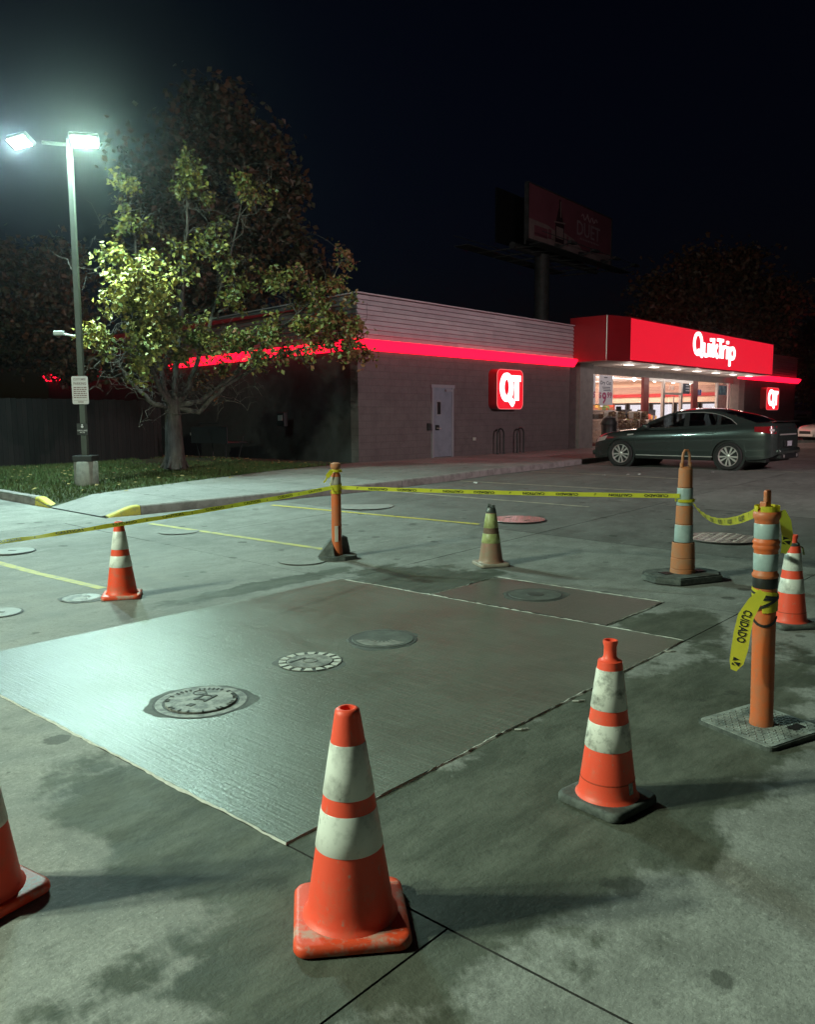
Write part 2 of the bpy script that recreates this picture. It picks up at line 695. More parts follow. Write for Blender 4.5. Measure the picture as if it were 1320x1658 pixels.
# far right aisle beyond the stalls
for u_0, u_1 in ((36.7, 41), (41, 45.5)):
    for v_0, v_1 in ((-5.1, 0), (0, 5), (5, 10), (10, 14)):
        panel(u_0, u_1, v_0, v_1)

# fresh slabs
slab = panel(2.0, 5.92, 2.43, 6.17, 'fresh_concrete_slab', m_wet, None, top=.004, gap=.004, kind='structure')
slab2 = panel(5.95, 7.05, 3.1, 4.95, 'fresh_concrete_patch', m_wet2, None, top=.004, gap=.004, kind='structure')


def bead(pts, wid, name='cement_bead', parent=None):
    """an irregular raised line of cement paste along a slab edge"""
    b = MB()
    path = []
    for (p, q) in zip(pts[:-1], pts[1:]):
        n = int(math.dist(p, q) / .035)
        for k in range(n):
            t = k / n
            path.append((p[0] + (q[0] - p[0]) * t, p[1] + (q[1] - p[1]) * t))
    path.append(pts[-1])
    lefts, mids, rights = [], [], []
    off = 0
    for i, (x, y) in enumerate(path):
        p2 = path[min(i + 1, len(path) - 1)]
        p1 = path[max(i - 1, 0)]
        dx, dy = p2[0] - p1[0], p2[1] - p1[1]
        L = math.hypot(dx, dy) or 1
        nx, ny = -dy / L, dx / L
        off = off * .85 + random.uniform(-1, 1) * .0035
        ww = wid * random.choice([.6, .8, 1, 1, 1.25]) * (1 + .5 * math.sin(i * .21))
        lefts.append(W(x + nx * (off + ww), y + ny * (off + ww), .0045))
        mids.append(W(x + nx * off, y + ny * off, .0055 + .006 * random.random()))
        rights.append(W(x + nx * (off - ww), y + ny * (off - ww), .0005))
    b.ribbon(lefts, mids)
    b.ribbon(mids, rights)
    return b.build(name, m_laitance, parent)


bead([(2.0, 5.6), (2.0, 2.43), (5.92, 2.43), (5.92, 6.1)], .0065, parent=slab)
bead([(5.95, 4.95), (7.05, 4.95), (7.05, 3.1), (5.98, 3.1)], .009, parent=slab2)
for (x, y) in ((5.55, 2.42), (4.2, 2.40), (3.6, 2.41)):
    b_ = MB()
    b_.tube([W(x, y, .004), W(x + .02, y - .03, .006), W(x + .06, y - .05, .004)], .006, 5)
    b_.build('cement_crumb', m_laitance, slab)


# painted stall lines (their real ends, in photograph order)
def line(p, q, wid, m):
    p, q = Vector(p), Vector(q)
    b = MB()
    d = (q - p)
    d.z = 0
    n = Vector((-d.y, d.x, 0)).normalized() * wid / 2
    L, Rr = [], []
    for i in range(13):
        c = p.lerp(q, i / 12)
        for arr, s in ((L, 1), (Rr, -1)):
            a_ = c + n * s
            a_.z = gz(a_.y) + .004
            arr.append(a_)
    b.ribbon(Rr, L)
    o = b.build('stall_line', m, lot)
    return o


for (p, q, m_) in (((-60, 896), (166, 953), m_faded), ((243, 848), (528, 890), m_faded), ((440, 818), (776, 849), m_yellow),
                   ((556, 790), (954, 821), m_paleline), ((745, 779), (1080, 797), m_paleline), ((860, 764), (1110, 776), m_paleline),
                   ((1040, 757), (1300, 765), m_paleline)):
    line(G(*p), G(*q), .10, m_)

# ------------------------------------------------------------------ pavement, curb, grass
curbline = [(6.7, 12.35), (7.2, 12.28), (9.5, 11.95), (12.0, 11.6), (14.5, 11.5), (17.5, 11.6), (20.0, 11.85), (22.0, 12.1), (24.0, 12.35), (40, 12.35)]


def curb_at(uu):
    for (p, q) in zip(curbline[:-1], curbline[1:]):
        if p[0] <= uu <= q[0]:
            return p[1] + (q[1] - p[1]) * (uu - p[0]) / (q[0] - p[0])
    return curbline[0][1] if uu < p[0] else curbline[-1][1]


def back_at(uu):                               # the pavement's back edge (grass, then the shop)
    pts = [(6.55, 14.25), (9.9, 15.0), (14.2, 15.75), (15.6, 16.0), (16.3, 16.2), (50, 16.6)]
    for (p, q) in zip(pts[:-1], pts[1:]):
        if p[0] <= uu <= q[0]:
            return p[1] + (q[1] - p[1]) * (uu - p[0]) / (q[0] - p[0])
    return pts[0][1]


def walk_z(uu):
    return .015 + .135 * min(max((uu - 6.6) / .9, 0), 1)


sw = bpy.data.objects.new('pavement', None)
COL.objects.link(sw)
tag(sw, kind='structure')
ue = [6.602, 8.1, 9.6, 11.1, 12.6, 14.1, 15.6, 17.1, 18.6, 20.1, 21.6, 23.1, 24.6, 26.1, 27.6, 29.1, 30.6, 32.1, 33.6, 36.6, 39.6]
for u_0, u_1 in zip(ue[:-1], ue[1:]):
    b = MB()
    nu, nv = 5, 6
    for i in range(nu + 1):
        uu = u_0 + .006 + (u_1 - u_0 - .012) * i / nu
        c0 = curb_at(uu) + .155
        c1 = 16.19 if u_0 > 15.5 else back_at(uu)
        if u_0 > 27:
            c1 = 17.2
        for j in range(nv + 1):
            vv = c0 + (c1 - c0) * j / nv
            b.v.append(tuple(W(uu, vv, walk_z(uu))))
    for i in range(nu):
        for j in range(nv):
            k = nv + 1
            b.f.append((i * k + j, (i + 1) * k + j, (i + 1) * k + j + 1, i * k + j + 1))
    b.mi = [0] * len(b.f)
    b.build('paving_slab', m_walk, sw)
b = MB()                                        # bed under the joints
for uu0, uu1 in zip(ue[:-1], ue[1:]):
    e0, e1 = (17.0 if uu0 > 15.5 else back_at(uu0)), (17.0 if uu1 > 15.7 else back_at(uu1))
    b.quad(W(uu0, curb_at(uu0) + .05, walk_z(uu0) - .012), W(uu1, curb_at(uu1) + .05, walk_z(uu1) - .012), W(uu1, e1, walk_z(uu1) - .012), W(uu0, e0, walk_z(uu0) - .012))
b.build('pavement_bed', m_joint, sw)


def curbstone(pts, hfun, m, name='curb', wid=.15, parent=None, side=1):
    b = MB()
    secs = []
    for i, (uu, vv) in enumerate(pts):
        p1, p2 = pts[max(i - 1, 0)], pts[min(i + 1, len(pts) - 1)]
        dx, dy = p2[0] - p1[0], p2[1] - p1[1]
        L = math.hypot(dx, dy)
        nx, ny = -dy / L * side, dx / L * side
        h = hfun(uu, vv)
        secs.append([W(uu, vv, -.01), W(uu + nx * .012, vv + ny * .012, max(h - .02, 0)), W(uu + nx * .03, vv + ny * .03, h),
                     W(uu + nx * wid, vv + ny * wid, h + .002), W(uu + nx * wid, vv + ny * wid, -.01)])
    for s, e in zip(secs[:-1], secs[1:]):
        for k in range(4):
            b.quad(s[k], e[k], e[k + 1], s[k + 1])
    b.add(secs[0], [(4, 3, 2, 1, 0)])
    b.add(secs[-1], [(0, 1, 2, 3, 4)])
    return b.build(name, m, parent)


curb = bpy.data.objects.new('curb', None)
COL.objects.link(curb)
tag(curb, kind='structure')


def dens(pts, st):
    out = []
    for p, q in zip(pts[:-1], pts[1:]):
        n = max(1, int(math.dist(p, q) / st))
        out += [(p[0] + (q[0] - p[0]) * k / n, p[1] + (q[1] - p[1]) * k / n) for k in range(n)]
    return out + [pts[-1]]


full = dens(curbline[1:], .3)
hh = lambda uu, vv: .15
k0 = 0
seglen = 9
while k0 < len(full) - 1:
    k1 = min(k0 + seglen, len(full) - 1)
    p, q = full[k0], full[k1]
    sub = full[k0:k1 + 1]
    dx = (sub[-1][0] - sub[-2][0]) * .03
    dy = (sub[-1][1] - sub[-2][1]) * .03
    sub = sub[:-1] + [(sub[-1][0] - dx, sub[-1][1] - dy)]
    curbstone(sub, hh, m_curb, 'curb_stone', parent=curb)
    k0 = k1
curbstone(dens([(6.66, 12.36), (7.19, 12.285)], .08), lambda uu, vv: .02 + .13 * min(max((uu - 6.66) / .4, 0), 1), m_yellow, 'curb_ramp_end', parent=curb)
# left curb beside the grass, ending in a yellow ramp
lc = dens([(6.6, 14.9), (6.58, 22.8)], .5)
k0 = 0
while k0 < len(lc) - 1:
    k1 = min(k0 + 6, len(lc) - 1)
    sub = lc[k0:k1 + 1]
    sub = sub[:-1] + [(sub[-1][0], sub[-1][1] - .012)]
    curbstone(sub, hh, m_curb, 'curb_stone', parent=curb, side=-1)
    k0 = k1
curbstone(dens([(6.62, 14.32), (6.6, 14.89)], .08), lambda uu, vv: .02 + .13 * min(max((vv - 14.32) / .45, 0), 1), m_yellow, 'curb_ramp_end', parent=curb, side=-1)

# grass bed with a mulch ring
b = MB()
gu = [6.585, 6.68] + [6.76 + i * .5 for i in range(20)]


def grass_back(uu):
    return 26.0


def bed_z(uu, vv):
    d = math.hypot(uu - 13.47, vv - 21.0)
    t = min(1, max(0, (vv - back_at(uu)) / .7))
    return (walk_z(uu) - .004) * (1 - t) + (.14 + .16 * max(0, 1 - d / 2.6) ** 1.3) * t


for uu in gu:
    for j in range(15):
        t = j / 14
        v0_ = back_at(uu) + .01
        vv = v0_ + (26.0 - v0_) * t
        b.v.append(tuple(W(uu, vv, bed_z(uu, vv))))
for i in range(len(gu) - 1):
    for j in range(14):
        b.f.append((i * 15 + j, (i + 1) * 15 + j, (i + 1) * 15 + j + 1, i * 15 + j + 1))
b.mi = [0] * len(b.f)
tag(b.build('grass_bed', m_turf), kind='structure')

b = MB()
rnd = random.Random(3)


def is_grass(uu, vv):
    if math.hypot(uu - 13.47, vv - 21.0) < 1.5 + .35 * math.sin(uu * 5 + vv * 3):
        return False
    return True


cnt = 0
while cnt < 26000:
    uu = rnd.uniform(6.8, 15.4)
    vv = rnd.uniform(back_at(uu) + .03, 22.5)
    if uu > 14.2 and rnd.random() < (uu - 14.2):
        continue
    if not is_grass(uu, vv):
        continue
    p = W(uu, vv, bed_z(uu, vv) - .005)
    h = rnd.uniform(.04, .10)
    a_ = rnd.uniform(0, 2 * PI)
    d = Vector((math.cos(a_), math.sin(a_), 0)) * .011
    t_ = Vector((rnd.uniform(-.04, .04), rnd.uniform(-.04, .04), h))
    b.add([p - d, p + d, p + t_], [(0, 1, 2)])
    cnt += 1
tag(b.build('grass', m_grass), kind='stuff')

b = MB()
for i in range(330):
    uu = rnd.uniform(6.8, 15.5)
    vv = rnd.uniform(back_at(uu) - .3, 21.5)
    p = W(uu, vv, bed_z(uu, vv) + .05 if vv > back_at(uu) else walk_z(uu) + .01)
    a_ = rnd.uniform(0, 2 * PI)
    s = rnd.uniform(.03, .065)
    e1 = Vector((math.cos(a_), math.sin(a_), rnd.uniform(-.2, .3))) * s
    e2 = Vector((-math.sin(a_), math.cos(a_), rnd.uniform(-.2, .3))) * s * .55
    b.add([p - e1, p + e2 + Vector((0, 0, .01)), p + e1, p - e2], [(0, 1, 2, 3)])
tag(b.build('fallen_leaves', m_leafl), kind='stuff')

# ------------------------------------------------------------------ lids in the ground


def disc_mb(r, z0, z1, seg=48, bev=.004):
    return MB().lathe([(r, z0), (r, z1 - bev), (r - bev, z1), (r * .5, z1), (.002, z1)], seg, cap=False)


def ring_mb(r0_, r1_, z0, z1, seg=48):
    return MB().lathe([(r0_, z0), (r0_, z1), (r1_, z1), (r1_, z0)], seg, cap=False)


def splash(o, r):
    rr = random.Random(int(r * 1000))
    b = MB()
    n = 44
    ph = rr.uniform(0, 6)
    O, I = [], []
    for k in range(n + 1):
        a_ = 2 * PI * (k % n) / n
        q = r * (1.07 + .09 * math.sin(a_ * 2 + ph) + .05 * math.sin(a_ * 5 + ph * 2) + .03 * math.sin(a_ * 11))
        O.append(Vector((q * math.cos(a_), q * math.sin(a_), .0)))
        I.append(Vector((r * .98 * math.cos(a_), r * .98 * math.sin(a_), .0025)))
    b.ribbon(I, O)
    b.build('cement_collar', m_wetlid, o)


def lid_thing(px, r, label, style, top=.006, rz=0.0, m=None, scale=None):
    p = G(*px)
    o = empty('manhole_cover', (p.x, p.y, gz(p.y) + .0055), rz, label, 'manhole cover', 'round covers set in the concrete')
    if style == 'teeth':
        splash(o, r)
        ring_mb(r * .72, r, .0, top * .75).build('frame_ring', m_irondark, o, smooth=True)
        disc_mb(r * .715, 0, top * 1.9).build('lid', m_smear, o, smooth=True)
        n = 16
        for k in range(n):
            a_ = 2 * PI * k / n
            h_ = PI / n * .62
            poly = [(math.cos(a_ + s * h_ * f) * r * q, math.sin(a_ + s * h_ * f) * r * q) for (s, f, q) in ((-1, .85, .745), (1, .85, .745), (1, 1.15, .975), (-1, 1.15, .975))]
            MB().prism(poly, .001, top * 1.5).build('tooth', m_laitance, o)
        MB().box(-r * .55, r * .1, r * .28, r * .36, top * 1.9 - .001, top * 1.9 + .003).build('pick_slot', m_irondark, o)
        ring_mb(r * .2, r * .24, top * 1.8, top * 1.9 + .003, 24).build('boss', m_steel, o)
    elif style == 'ring':
        splash(o, r)
        ring_mb(r * .95, r, .0, top * .5).build('outer_lip', m_irondark, o, smooth=True)
        ring_mb(r * .80, r * .948, .0, top * .6).build('frame_ring', m_smear, o, smooth=True)
        ring_mb(r * .745, r * .798, .0, top * .3).build('seat_gap', m_irondark, o, smooth=True)
        disc_mb(r * .742, 0, top * 2.0).build('lid', m_smear, o, smooth=True)
        rr = random.Random(5)
        bb = MB()
        for k in range(44):
            a_ = 2 * PI * k / 44
            if rr.random() < .35:
                continue
            c_ = (math.cos(a_) * r * .70, math.sin(a_) * r * .70)
            bb.box(-r * .045, r * .045, -r * .017, r * .017, top * 2 - .001, top * 2 + .004, mtx=Matrix.Translation((c_[0], c_[1], 0)) @ Matrix.Rotation(a_, 4, 'Z'))
        bb.build('rim_lettering', m_irondark, o)
        bb = MB()
        z = top * 2
        bb.box(-.02, .10, -.045, -.03, z - .001, z + .004).box(-.02, .10, .03, .045, z - .001, z + .004).box(-.005, .01, -.03, .03, z - .001, z + .004).box(.07, .085, -.03, .03, z - .001, z + .004)
        bb.build('lift_handle', m_irondark, o)
        ring_mb(.036, .042, z - .001, z + .003, 24).build('boss', m_irondark, o).location = (.10, .09, 0)
        MB().box(-.12, -.075, -.02, .02, z - .001, z + .003, bev=.002).build('pick_hole', m_irondark, o)
    elif style == 'smeared':
        splash(o, r)
        ring_mb(r * .90, r, .0, top * .5).build('frame_ring', m_irondark, o, smooth=True)
        disc_mb(r * .9, 0, top * 1.1).build('lid', m or m_smear, o, smooth=True)
        bb = MB()
        pts = []
        for k in range(26):
            a_ = -2.6 + 2.3 * k / 25
            pts.append((math.cos(a_) * r * .78, math.sin(a_) * r * .78))
        for k in range(25, -1, -1):
            a_ = -2.6 + 2.3 * k / 25
            q = .36 + .10 * math.sin(k * 1.7)
            pts.append((math.cos(a_) * r * q, math.sin(a_) * r * q))
        bb.prism(pts, top, top * 1.1 + .002)
        bb.build('cement_smear', m_smear2, o)
    elif style == 'stain':
        splash(o, r)
        ring_mb(r * .90, r, .0, top * .5).build('frame_ring', m_irondark, o, smooth=True)
        disc_mb(r * .9, 0, top * 1.1).build('lid', m, o, smooth=True)
        disc_mb(r * .3, 0, top * 1.1 + .003, 20).build('boss', m_irondark, o, smooth=True)
    elif style == 'plate':
        ring_mb(r * .985, r, 0, top * .8).build('frame_ring', m_irondark, o, smooth=True)
        disc_mb(r * .98, 0, top).build('lid', m or m_plate, o, smooth=True)
        bb = MB()
        st_ = .075
        nn = int(r / st_) + 1
        for i in range(-nn, nn + 1):
            for j in range(-nn, nn + 1):
                x, y = i * st_, j * st_
                if math.hypot(x, y) > r * .93:
                    continue
                ang = PI / 4 if (i + j) % 2 else -PI / 4
                bb.box(-.024, .024, -.006, .006, top - .001, top + .003, mtx=Matrix.Translation((x, y, 0)) @ Matrix.Rotation(ang, 4, 'Z'))
        bb.build('tread_pattern', m or m_plate, o)
        bb = MB()
        for s in (-1, 1):
            bb.box(-.05, .05, s * r * .5 - .012, s * r * .5 + .012, top, top + .004)
        bb.build('lift_slot', m_irondark, o)
    elif style == 'plain':
        ring_mb(r * .93, r, 0, top * .4).build('frame_ring', m_irondark, o, smooth=True)
        disc_mb(r * .93, 0, top).build('lid', m or m_pale, o, smooth=True)
        MB().box(-.05, .05, -.012, .012, top, top + .003).build('pick_slot', m_irondark, o)
    elif style == 'flush':
        ring_mb(r * .982, r, 0, .002).build('frame_ring', m_steel, o, smooth=True)
        disc_mb(r * .98, 0, .002, bev=.001).build('lid', m or m_conc, o, smooth=True)
    return o


rz_ = PI / 2 - TH
lid_thing((326, 1137), .285, 'large iron cover with broad ring in the wet slab, lowest of the row of three', 'ring', .0055, rz_ + .3)
lid_thing((502, 1073), .225, 'toothed iron cover with pale wedge blocks round its rim, middle of the wet slab', 'teeth', .006, rz_)
lid_thing((620, 1036), .265, 'cement smeared cover in the wet slab, farthest of the row of three', 'smeared', .006, -.3, m_wetlid)
lid_thing((867, 964), .28, 'dark round cover in the small fresh patch behind the main slab', 'stain', .006, .5, m_wetlid)
lid_thing((838, 842), .44, 'shiny pinkish plate cover just behind the dirty lime banded cone', 'plate', .012, .6)
lid_thing((1170, 872), .50, 'large shiny pink tread plate cover between the two stout channelizer posts', 'plate', .012, .2)
lid_thing((590, 820), .52, 'large dull grey round cover behind the slim orange post', 'flush', .006, 0, m_pale)
lid_thing((290, 861), .29, 'faint round cover behind the orange cone at the slab corner', 'flush', .006, 0)
lid_thing((490, 908), .29, 'faint round cover beside the folded base of the slim post', 'flush', .006, 0)
lid_thing((133, 969), .20, 'small grey valve cover with dark marks touching the base of the back left cone', 'smeared', .006, 1.9)
lid_thing((-2, 993), .20, 'small grey cover cut by the left picture edge below the tape', 'plain', .006, 0)
lid_thing((20, 893), .28, 'pale smooth cover near the left edge under the sagging tape', 'plain', .008, 0, m_pale)

# ------------------------------------------------------------------ the shop
U0, V0 = 16.3, 16.2
PH = PI / 2 - TH
m_wall = mat('brown painted block', (.128, .101, .102), .75, c2=(.104, .081, .082), ns=3)
t_ = NT(m_wall)
bk = t_.n('ShaderNodeTexBrick')
bk.inputs['Scale'].default_value = 1
bk.inputs['Brick Width'].default_value = .40
bk.inputs['Row Height'].default_value = .20
bk.inputs['Mortar Size'].default_value = .012
pos_ = t_.n('ShaderNodeNewGeometry').outputs['Position']
cmb_ = t_.n('ShaderNodeCombineXYZ')
t_.l(t_.math('ADD', t_.dot(pos_, tuple(A)), t_.dot(pos_, tuple(B))), cmb_.inputs[0])
sx_ = t_.n('ShaderNodeSeparateXYZ')
t_.l(pos_, sx_.inputs[0])
t_.l(sx_.outputs[2], cmb_.inputs[1])
t_.l(cmb_.outputs[0], bk.inputs['Vector'])
bp_ = t_.n('ShaderNodeBump')
bp_.inputs['Strength'].default_value = .5
bp_.inputs['Distance'].default_value = .01
bp_.invert = True
t_.l(bk.outputs['Fac'], bp_.inputs['Height'])
pb_ = m_wall.node_tree.nodes['Principled BSDF']
src_ = pb_.inputs['Base Color'].links[0].from_socket
mo_ = t_.mix(t_.math('MULTIPLY', bk.outputs['Fac'], .12), src_, (.05, .04, .04))
bk.inputs['Color1'].default_value = (.95, .95, .95, 1)
bk.inputs['Color2'].default_value = (1, 1, 1, 1)
bk.inputs['Mortar'].default_value = (.9, .9, .9, 1)
mm_ = t_.n('ShaderNodeMix', data_type='RGBA', blend_type='MULTIPLY')
mm_.inputs['Factor'].default_value = 1
t_.l(mo_, mm_.inputs['A'])
t_.l(bk.outputs['Color'], mm_.inputs['B'])
t_.l(mm_.outputs['Result'], pb_.inputs['Base Color'])
t_.l(bp_.outputs[0], m_wall.node_tree.nodes['Principled BSDF'].inputs['Normal'])
m_side = mat('shaded side block', (.045, .042, .042), .8, c2=(.03, .028, .028), ns=3)  # unlit side of the shop: shade put into a darker block colour
m_pier = mat('grey rendered pier', (.24, .215, .205), .75, c2=(.19, .17, .165), ns=4)
m_recess = mat('dark red brown panel', (.05, .022, .022), .7)
m_sid = [mat('painted siding %d' % k, c, .55, c2=tuple(x * .88 for x in c), ns=2.5) for k, c in enumerate([(.44, .365, .39), (.39, .325, .35), (.48, .405, .43)])]
m_roof = mat('roof membrane', (.10, .10, .10), .9)
m_led = emis('red light band', (1.0, .0045, .026), 3.6)
m_redface = emis('backlit red face', (1.0, .016, .040), .82)
m_redmetal = mat('red metal panel', (.27, .007, .012), .35, c2=(.23, .006, .01), ns=1.2, coat=.3)
m_white_em = emis('backlit white letter', (1, .96, .95), 2.2)
m_soffit = mat('soffit board', (.62, .55, .50), .7)
m_down = emis('downlight lens', (1, .90, .82), 6.0)
m_alu = mat('brushed aluminium', (.62, .58, .56), .35, .6)
m_mull = mat('red brown mullion', (.26, .045, .045), .45)
m_dark = mat('dark metal', (.03, .03, .032), .5, .4)
m_doorp = mat('grey door paint', (.21, .225, .27), .42, c2=(.165, .18, .22), ns=3)
m_frame = mat('door frame paint', (.24, .235, .26), .5)
m_pane = glass('window glass', (.97, .97, .97), .10)
m_black = mat('black plastic', (.014, .014, .015), .45)
m_white = mat('white paint', (.75, .75, .74), .5)
m_paper = mat('poster paper', (.70, .72, .78), .6)
m_ink = mat('dark poster ink', (.03, .05, .09), .6)
m_magenta = mat('magenta poster ink', (.38, .03, .14), .6)

shop = empty('convenience_store', W(U0, V0), PH, 'low brick convenience store with red light band and glass front', 'store')
shop.location.z = 0
ZB = .45

b = MB()
b.box(0, 11.45, 0, .3, ZB - .3, 3.86)
b.build('front_wall', m_wall, shop)
SD = 24.0
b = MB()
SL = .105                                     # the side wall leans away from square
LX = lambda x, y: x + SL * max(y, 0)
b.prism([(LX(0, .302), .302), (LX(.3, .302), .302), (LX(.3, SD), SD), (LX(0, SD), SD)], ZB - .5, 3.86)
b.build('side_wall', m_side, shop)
b = MB()
b.box(30.3, 39.4, 0, .3, ZB - .3, 3.95)
b.box(39.1, 39.398, .302, SD, ZB - .3, 3.95)
b.build('right_wall', m_wall, shop)
b = MB()
b.box(30.3, 30.6, .302, 1.2, ZB - .3, 3.86)
b.build('return_wall', m_pier, shop)
b = MB()
b.box(11.45, 12.25, .45, .6, ZB - .3, 3.74)
b.build('recess_panel', m_recess, shop)
b = MB()
b.box(12.25, 13.3, 0, .7, ZB - .3, 3.74)
b.build('pier', m_pier, shop)
b = MB()
b.box(.05, 39.3, .1, SD, 4.9, 4.95)
b.build('roof', m_roof, shop)
b = MB()
b.box(-.09, 11.63, -.10, .12, 5.09, 5.13)
b.build('parapet_cap', m_sid[1], shop)
MB().prism([(LX(-.09, .121), .121), (LX(.12, .121), .121), (LX(.12, SD), SD), (LX(-.09, SD), SD)], 5.09, 5.13).build('parapet_cap', m_sid[1], shop)
MB().box(29.35, 39.5, -.10, .12, 5.22, 5.26).build('parapet_cap', m_sid[1], shop)
MB().box(39.3, 39.5, .121, SD, 5.22, 5.26).build('parapet_cap', m_sid[1], shop)
b = MB()
b = MB()
b.box(0, 11.63, .02, .10, 3.87, 5.08)
b.prism([(LX(.02, .121), .121), (LX(.10, .121), .121), (LX(.10, SD), SD), (LX(.02, SD), SD)], 3.87, 5.08)
b.build('parapet_backing', m_roof, shop)
MB().box(29.35, 39.4, .02, .10, 3.96, 5.21).build('parapet_backing', m_roof, shop)
# lapped planks of the fascia, each its own board
rnd = random.Random(11)


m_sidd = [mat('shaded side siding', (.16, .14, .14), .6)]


def planks(x0, x1, z0, z1, n, axis='x', cuts=3, ms=None):
    hgt = (z1 - z0) / n
    for r_ in range(n):
        za, zb = z0 + r_ * hgt, z0 + (r_ + 1) * hgt
        cs = sorted([x0, x1] + [x0 + (x1 - x0) * (k + rnd.uniform(.15, .85)) / cuts for k in range(cuts - 1)])
        for a_, c_ in zip(cs[:-1], cs[1:]):
            b = MB()
            a2, c2_ = a_ + .002, c_ - .002
            # wedge section: bottom edge stands proud, top tucks under the next board
            sec = [(-.060, za + .006), (-.056, za - .004), (-.004, za - .002), (-.004, zb - .016), (-.014, zb - .016)]
            if axis == 'x':
                vs2 = [(a2, y, z) for y, z in sec] + [(c2_, y, z) for y, z in sec]
            else:
                vs2 = [(LX(y, c2_), c2_, z) for y, z in sec] + [(LX(y, a2), a2, z) for y, z in sec]
            n5 = 5
            b.add(vs2, [(0, 1, 2, 3, 4)[::-1], (5, 6, 7, 8, 9)] + [(k, (k + 1) % 5, 5 + (k + 1) % 5, 5 + k) for k in range(5)])
            b.build('siding_plank', rnd.choice(ms or m_sid), shop)


planks(-.03, 11.63, 3.885, 5.085, 9, 'x', 4)
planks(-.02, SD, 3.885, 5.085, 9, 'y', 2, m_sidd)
planks(29.35, 39.45, 3.975, 5.215, 9, 'x', 2)


# glowing eave band: a sloping lens below the fascia
def band(x0, x1, ztop, zbot, axis='x', name='light_band', ends=True):
    b = MB()
    sec = [(-.02, ztop), (-.22, ztop - .02), (-.25, ztop - .07), (-.08, zbot), (-.005, zbot)]
    if axis == 'x':
        vs2 = [(x0, y, z) for y, z in sec] + [(x1, y, z) for y, z in sec]
    else:
        vs2 = [(LX(y, x1), x1, z) for y, z in sec] + [(LX(y, x0), x0, z) for y, z in sec]
    b.add(vs2, [(4, 3, 2, 1, 0), (5, 6, 7, 8, 9)] + [(k, (k + 1) % 5, 5 + (k + 1) % 5, 5 + k) for k in range(5)])
    return b.build(name, m_led, shop)


band(-.22, 11.63, 3.875, 3.57)
band(-.005, SD, 3.875, 3.57, 'y')
band(29.2, 39.7, 3.965, 3.66)

# service door
d = MB()
d.box(3.17, 3.26, -.05, .02, ZB, 2.68).box(4.15, 4.24, -.05, .02, ZB, 2.68).box(3.13, 4.28, -.06, .02, 2.60, 2.70)
door = d.build('service_door', m_frame, shop)
MB().box(3.262, 4.148, -.035, -.002, ZB + .02, 2.598).build('leaf', m_doorp, door)
MB().box(3.38, 3.62, -.045, -.036, 1.74, 2.22).build('vision_frame', m_frame, door)
MB().box(3.42, 3.58, -.052, -.0455, 1.79, 2.17).build('vision_pane', m_black, door)
MB().box(3.33, 3.50, -.055, -.036, 1.30, 1.46).build('lock_plate', m_black, door)
MB().tube([(3.40, -.05, 1.36), (3.40, -.10, 1.36), (3.52, -.10, 1.35)], .014).build('handle', m_alu, door)
MB().box(3.8, 4.1, -.10, -.036, 2.49, 2.56).build('closer', m_frame, door)
o = MB().box(2.96, 3.06, -.09, .0, 1.30, 1.52, bev=.01).build('door_keypad', m_dark, shop)
MB().box(5.3, 5.42, -.06, 0, .93, 1.03, bev=.01).build('wall_outlet', m_alu, shop)
# rooftop plant
b = MB()
b.box(9.2, 11.4, 2.4, 4.2, 4.95, 5.42, bev=.02)
ru = b.build('rooftop_unit', m_sid[1], shop)

# entrance canopy
CX0, CX1, CY, CT, CBt = 11.64, 29.3, -1.75, 5.40, 3.78
CXC = 12.9
b = MB()
b.box(CXC + .03, CX1 - .03, CY + .06, .3, CBt + .1, CT - .08)
b.build('canopy_box', m_roof, shop)
b = MB()
b.box(CXC, CX1, CY, CY + .05, CBt + .03, CT - .04)
b.build('fascia_face', m_redface, shop)
b = MB()
b.box(CXC - .02, CX1 + .02, CY - .02, CY + .3, CT - .037, CT + .01).box(CXC - .02, CX1 + .02, CY - .015, CY + .06, CBt - .03, CBt + .027)
b.box(CX1 + .003, CX1 + .03, CY - .01, .1, CBt, CT - .04)
b.build('fascia_trim', m_redmetal, shop)
b = MB()
p0, p1, p2 = (CX0, .12), (CX0, -1.42), (CXC - .005, CY)
for a_, c_ in ((p0, p1), (p1, p2)):
    b.add([(a_[0], a_[1], CBt - .03), (c_[0], c_[1], CBt - .03), (c_[0], c_[1], CT), (a_[0], a_[1], CT)], [(0, 1, 2, 3)][::1])
b.add([(CX0, .12, CT - .001), (CX0, -1.42, CT - .001), (CXC, CY, CT - .001), (CXC, .12, CT - .001)], [(0, 1, 2, 3)])
b.build('fascia_side', m_redmetal, shop)
MB().tube([(CX0 - .005, -1.42, CBt), (CX0 - .005, -1.42, CT)], .022, 8).build('corner_trim', m_alu, shop)
b = MB()
b.prism([(CX0 + .02, .42), (CX0 + .02, -1.40), (CXC, CY + .02), (CX1, CY + .02), (CX1, .72), (13.3, .72), (13.3, .42)], CBt - .028, CBt - .004)
b.build('soffit', m_soffit, shop)
for k in range(7):
    x = 14.6 + k * 2.3
    l_ = MB().box(x - .3, x + .3, -1.0, -.72, CBt - .05, CBt - .0285).build('downlight', m_alu, shop)
    MB().box(x - .26, x + .26, -.97, -.75, CBt - .056, CBt - .0505).build('lens', m_down, l_)
b = MB()
b.box(13.3, 30.3, .62, .8, 3.44, 3.755)
b.build('head_beam', m_pier, shop)

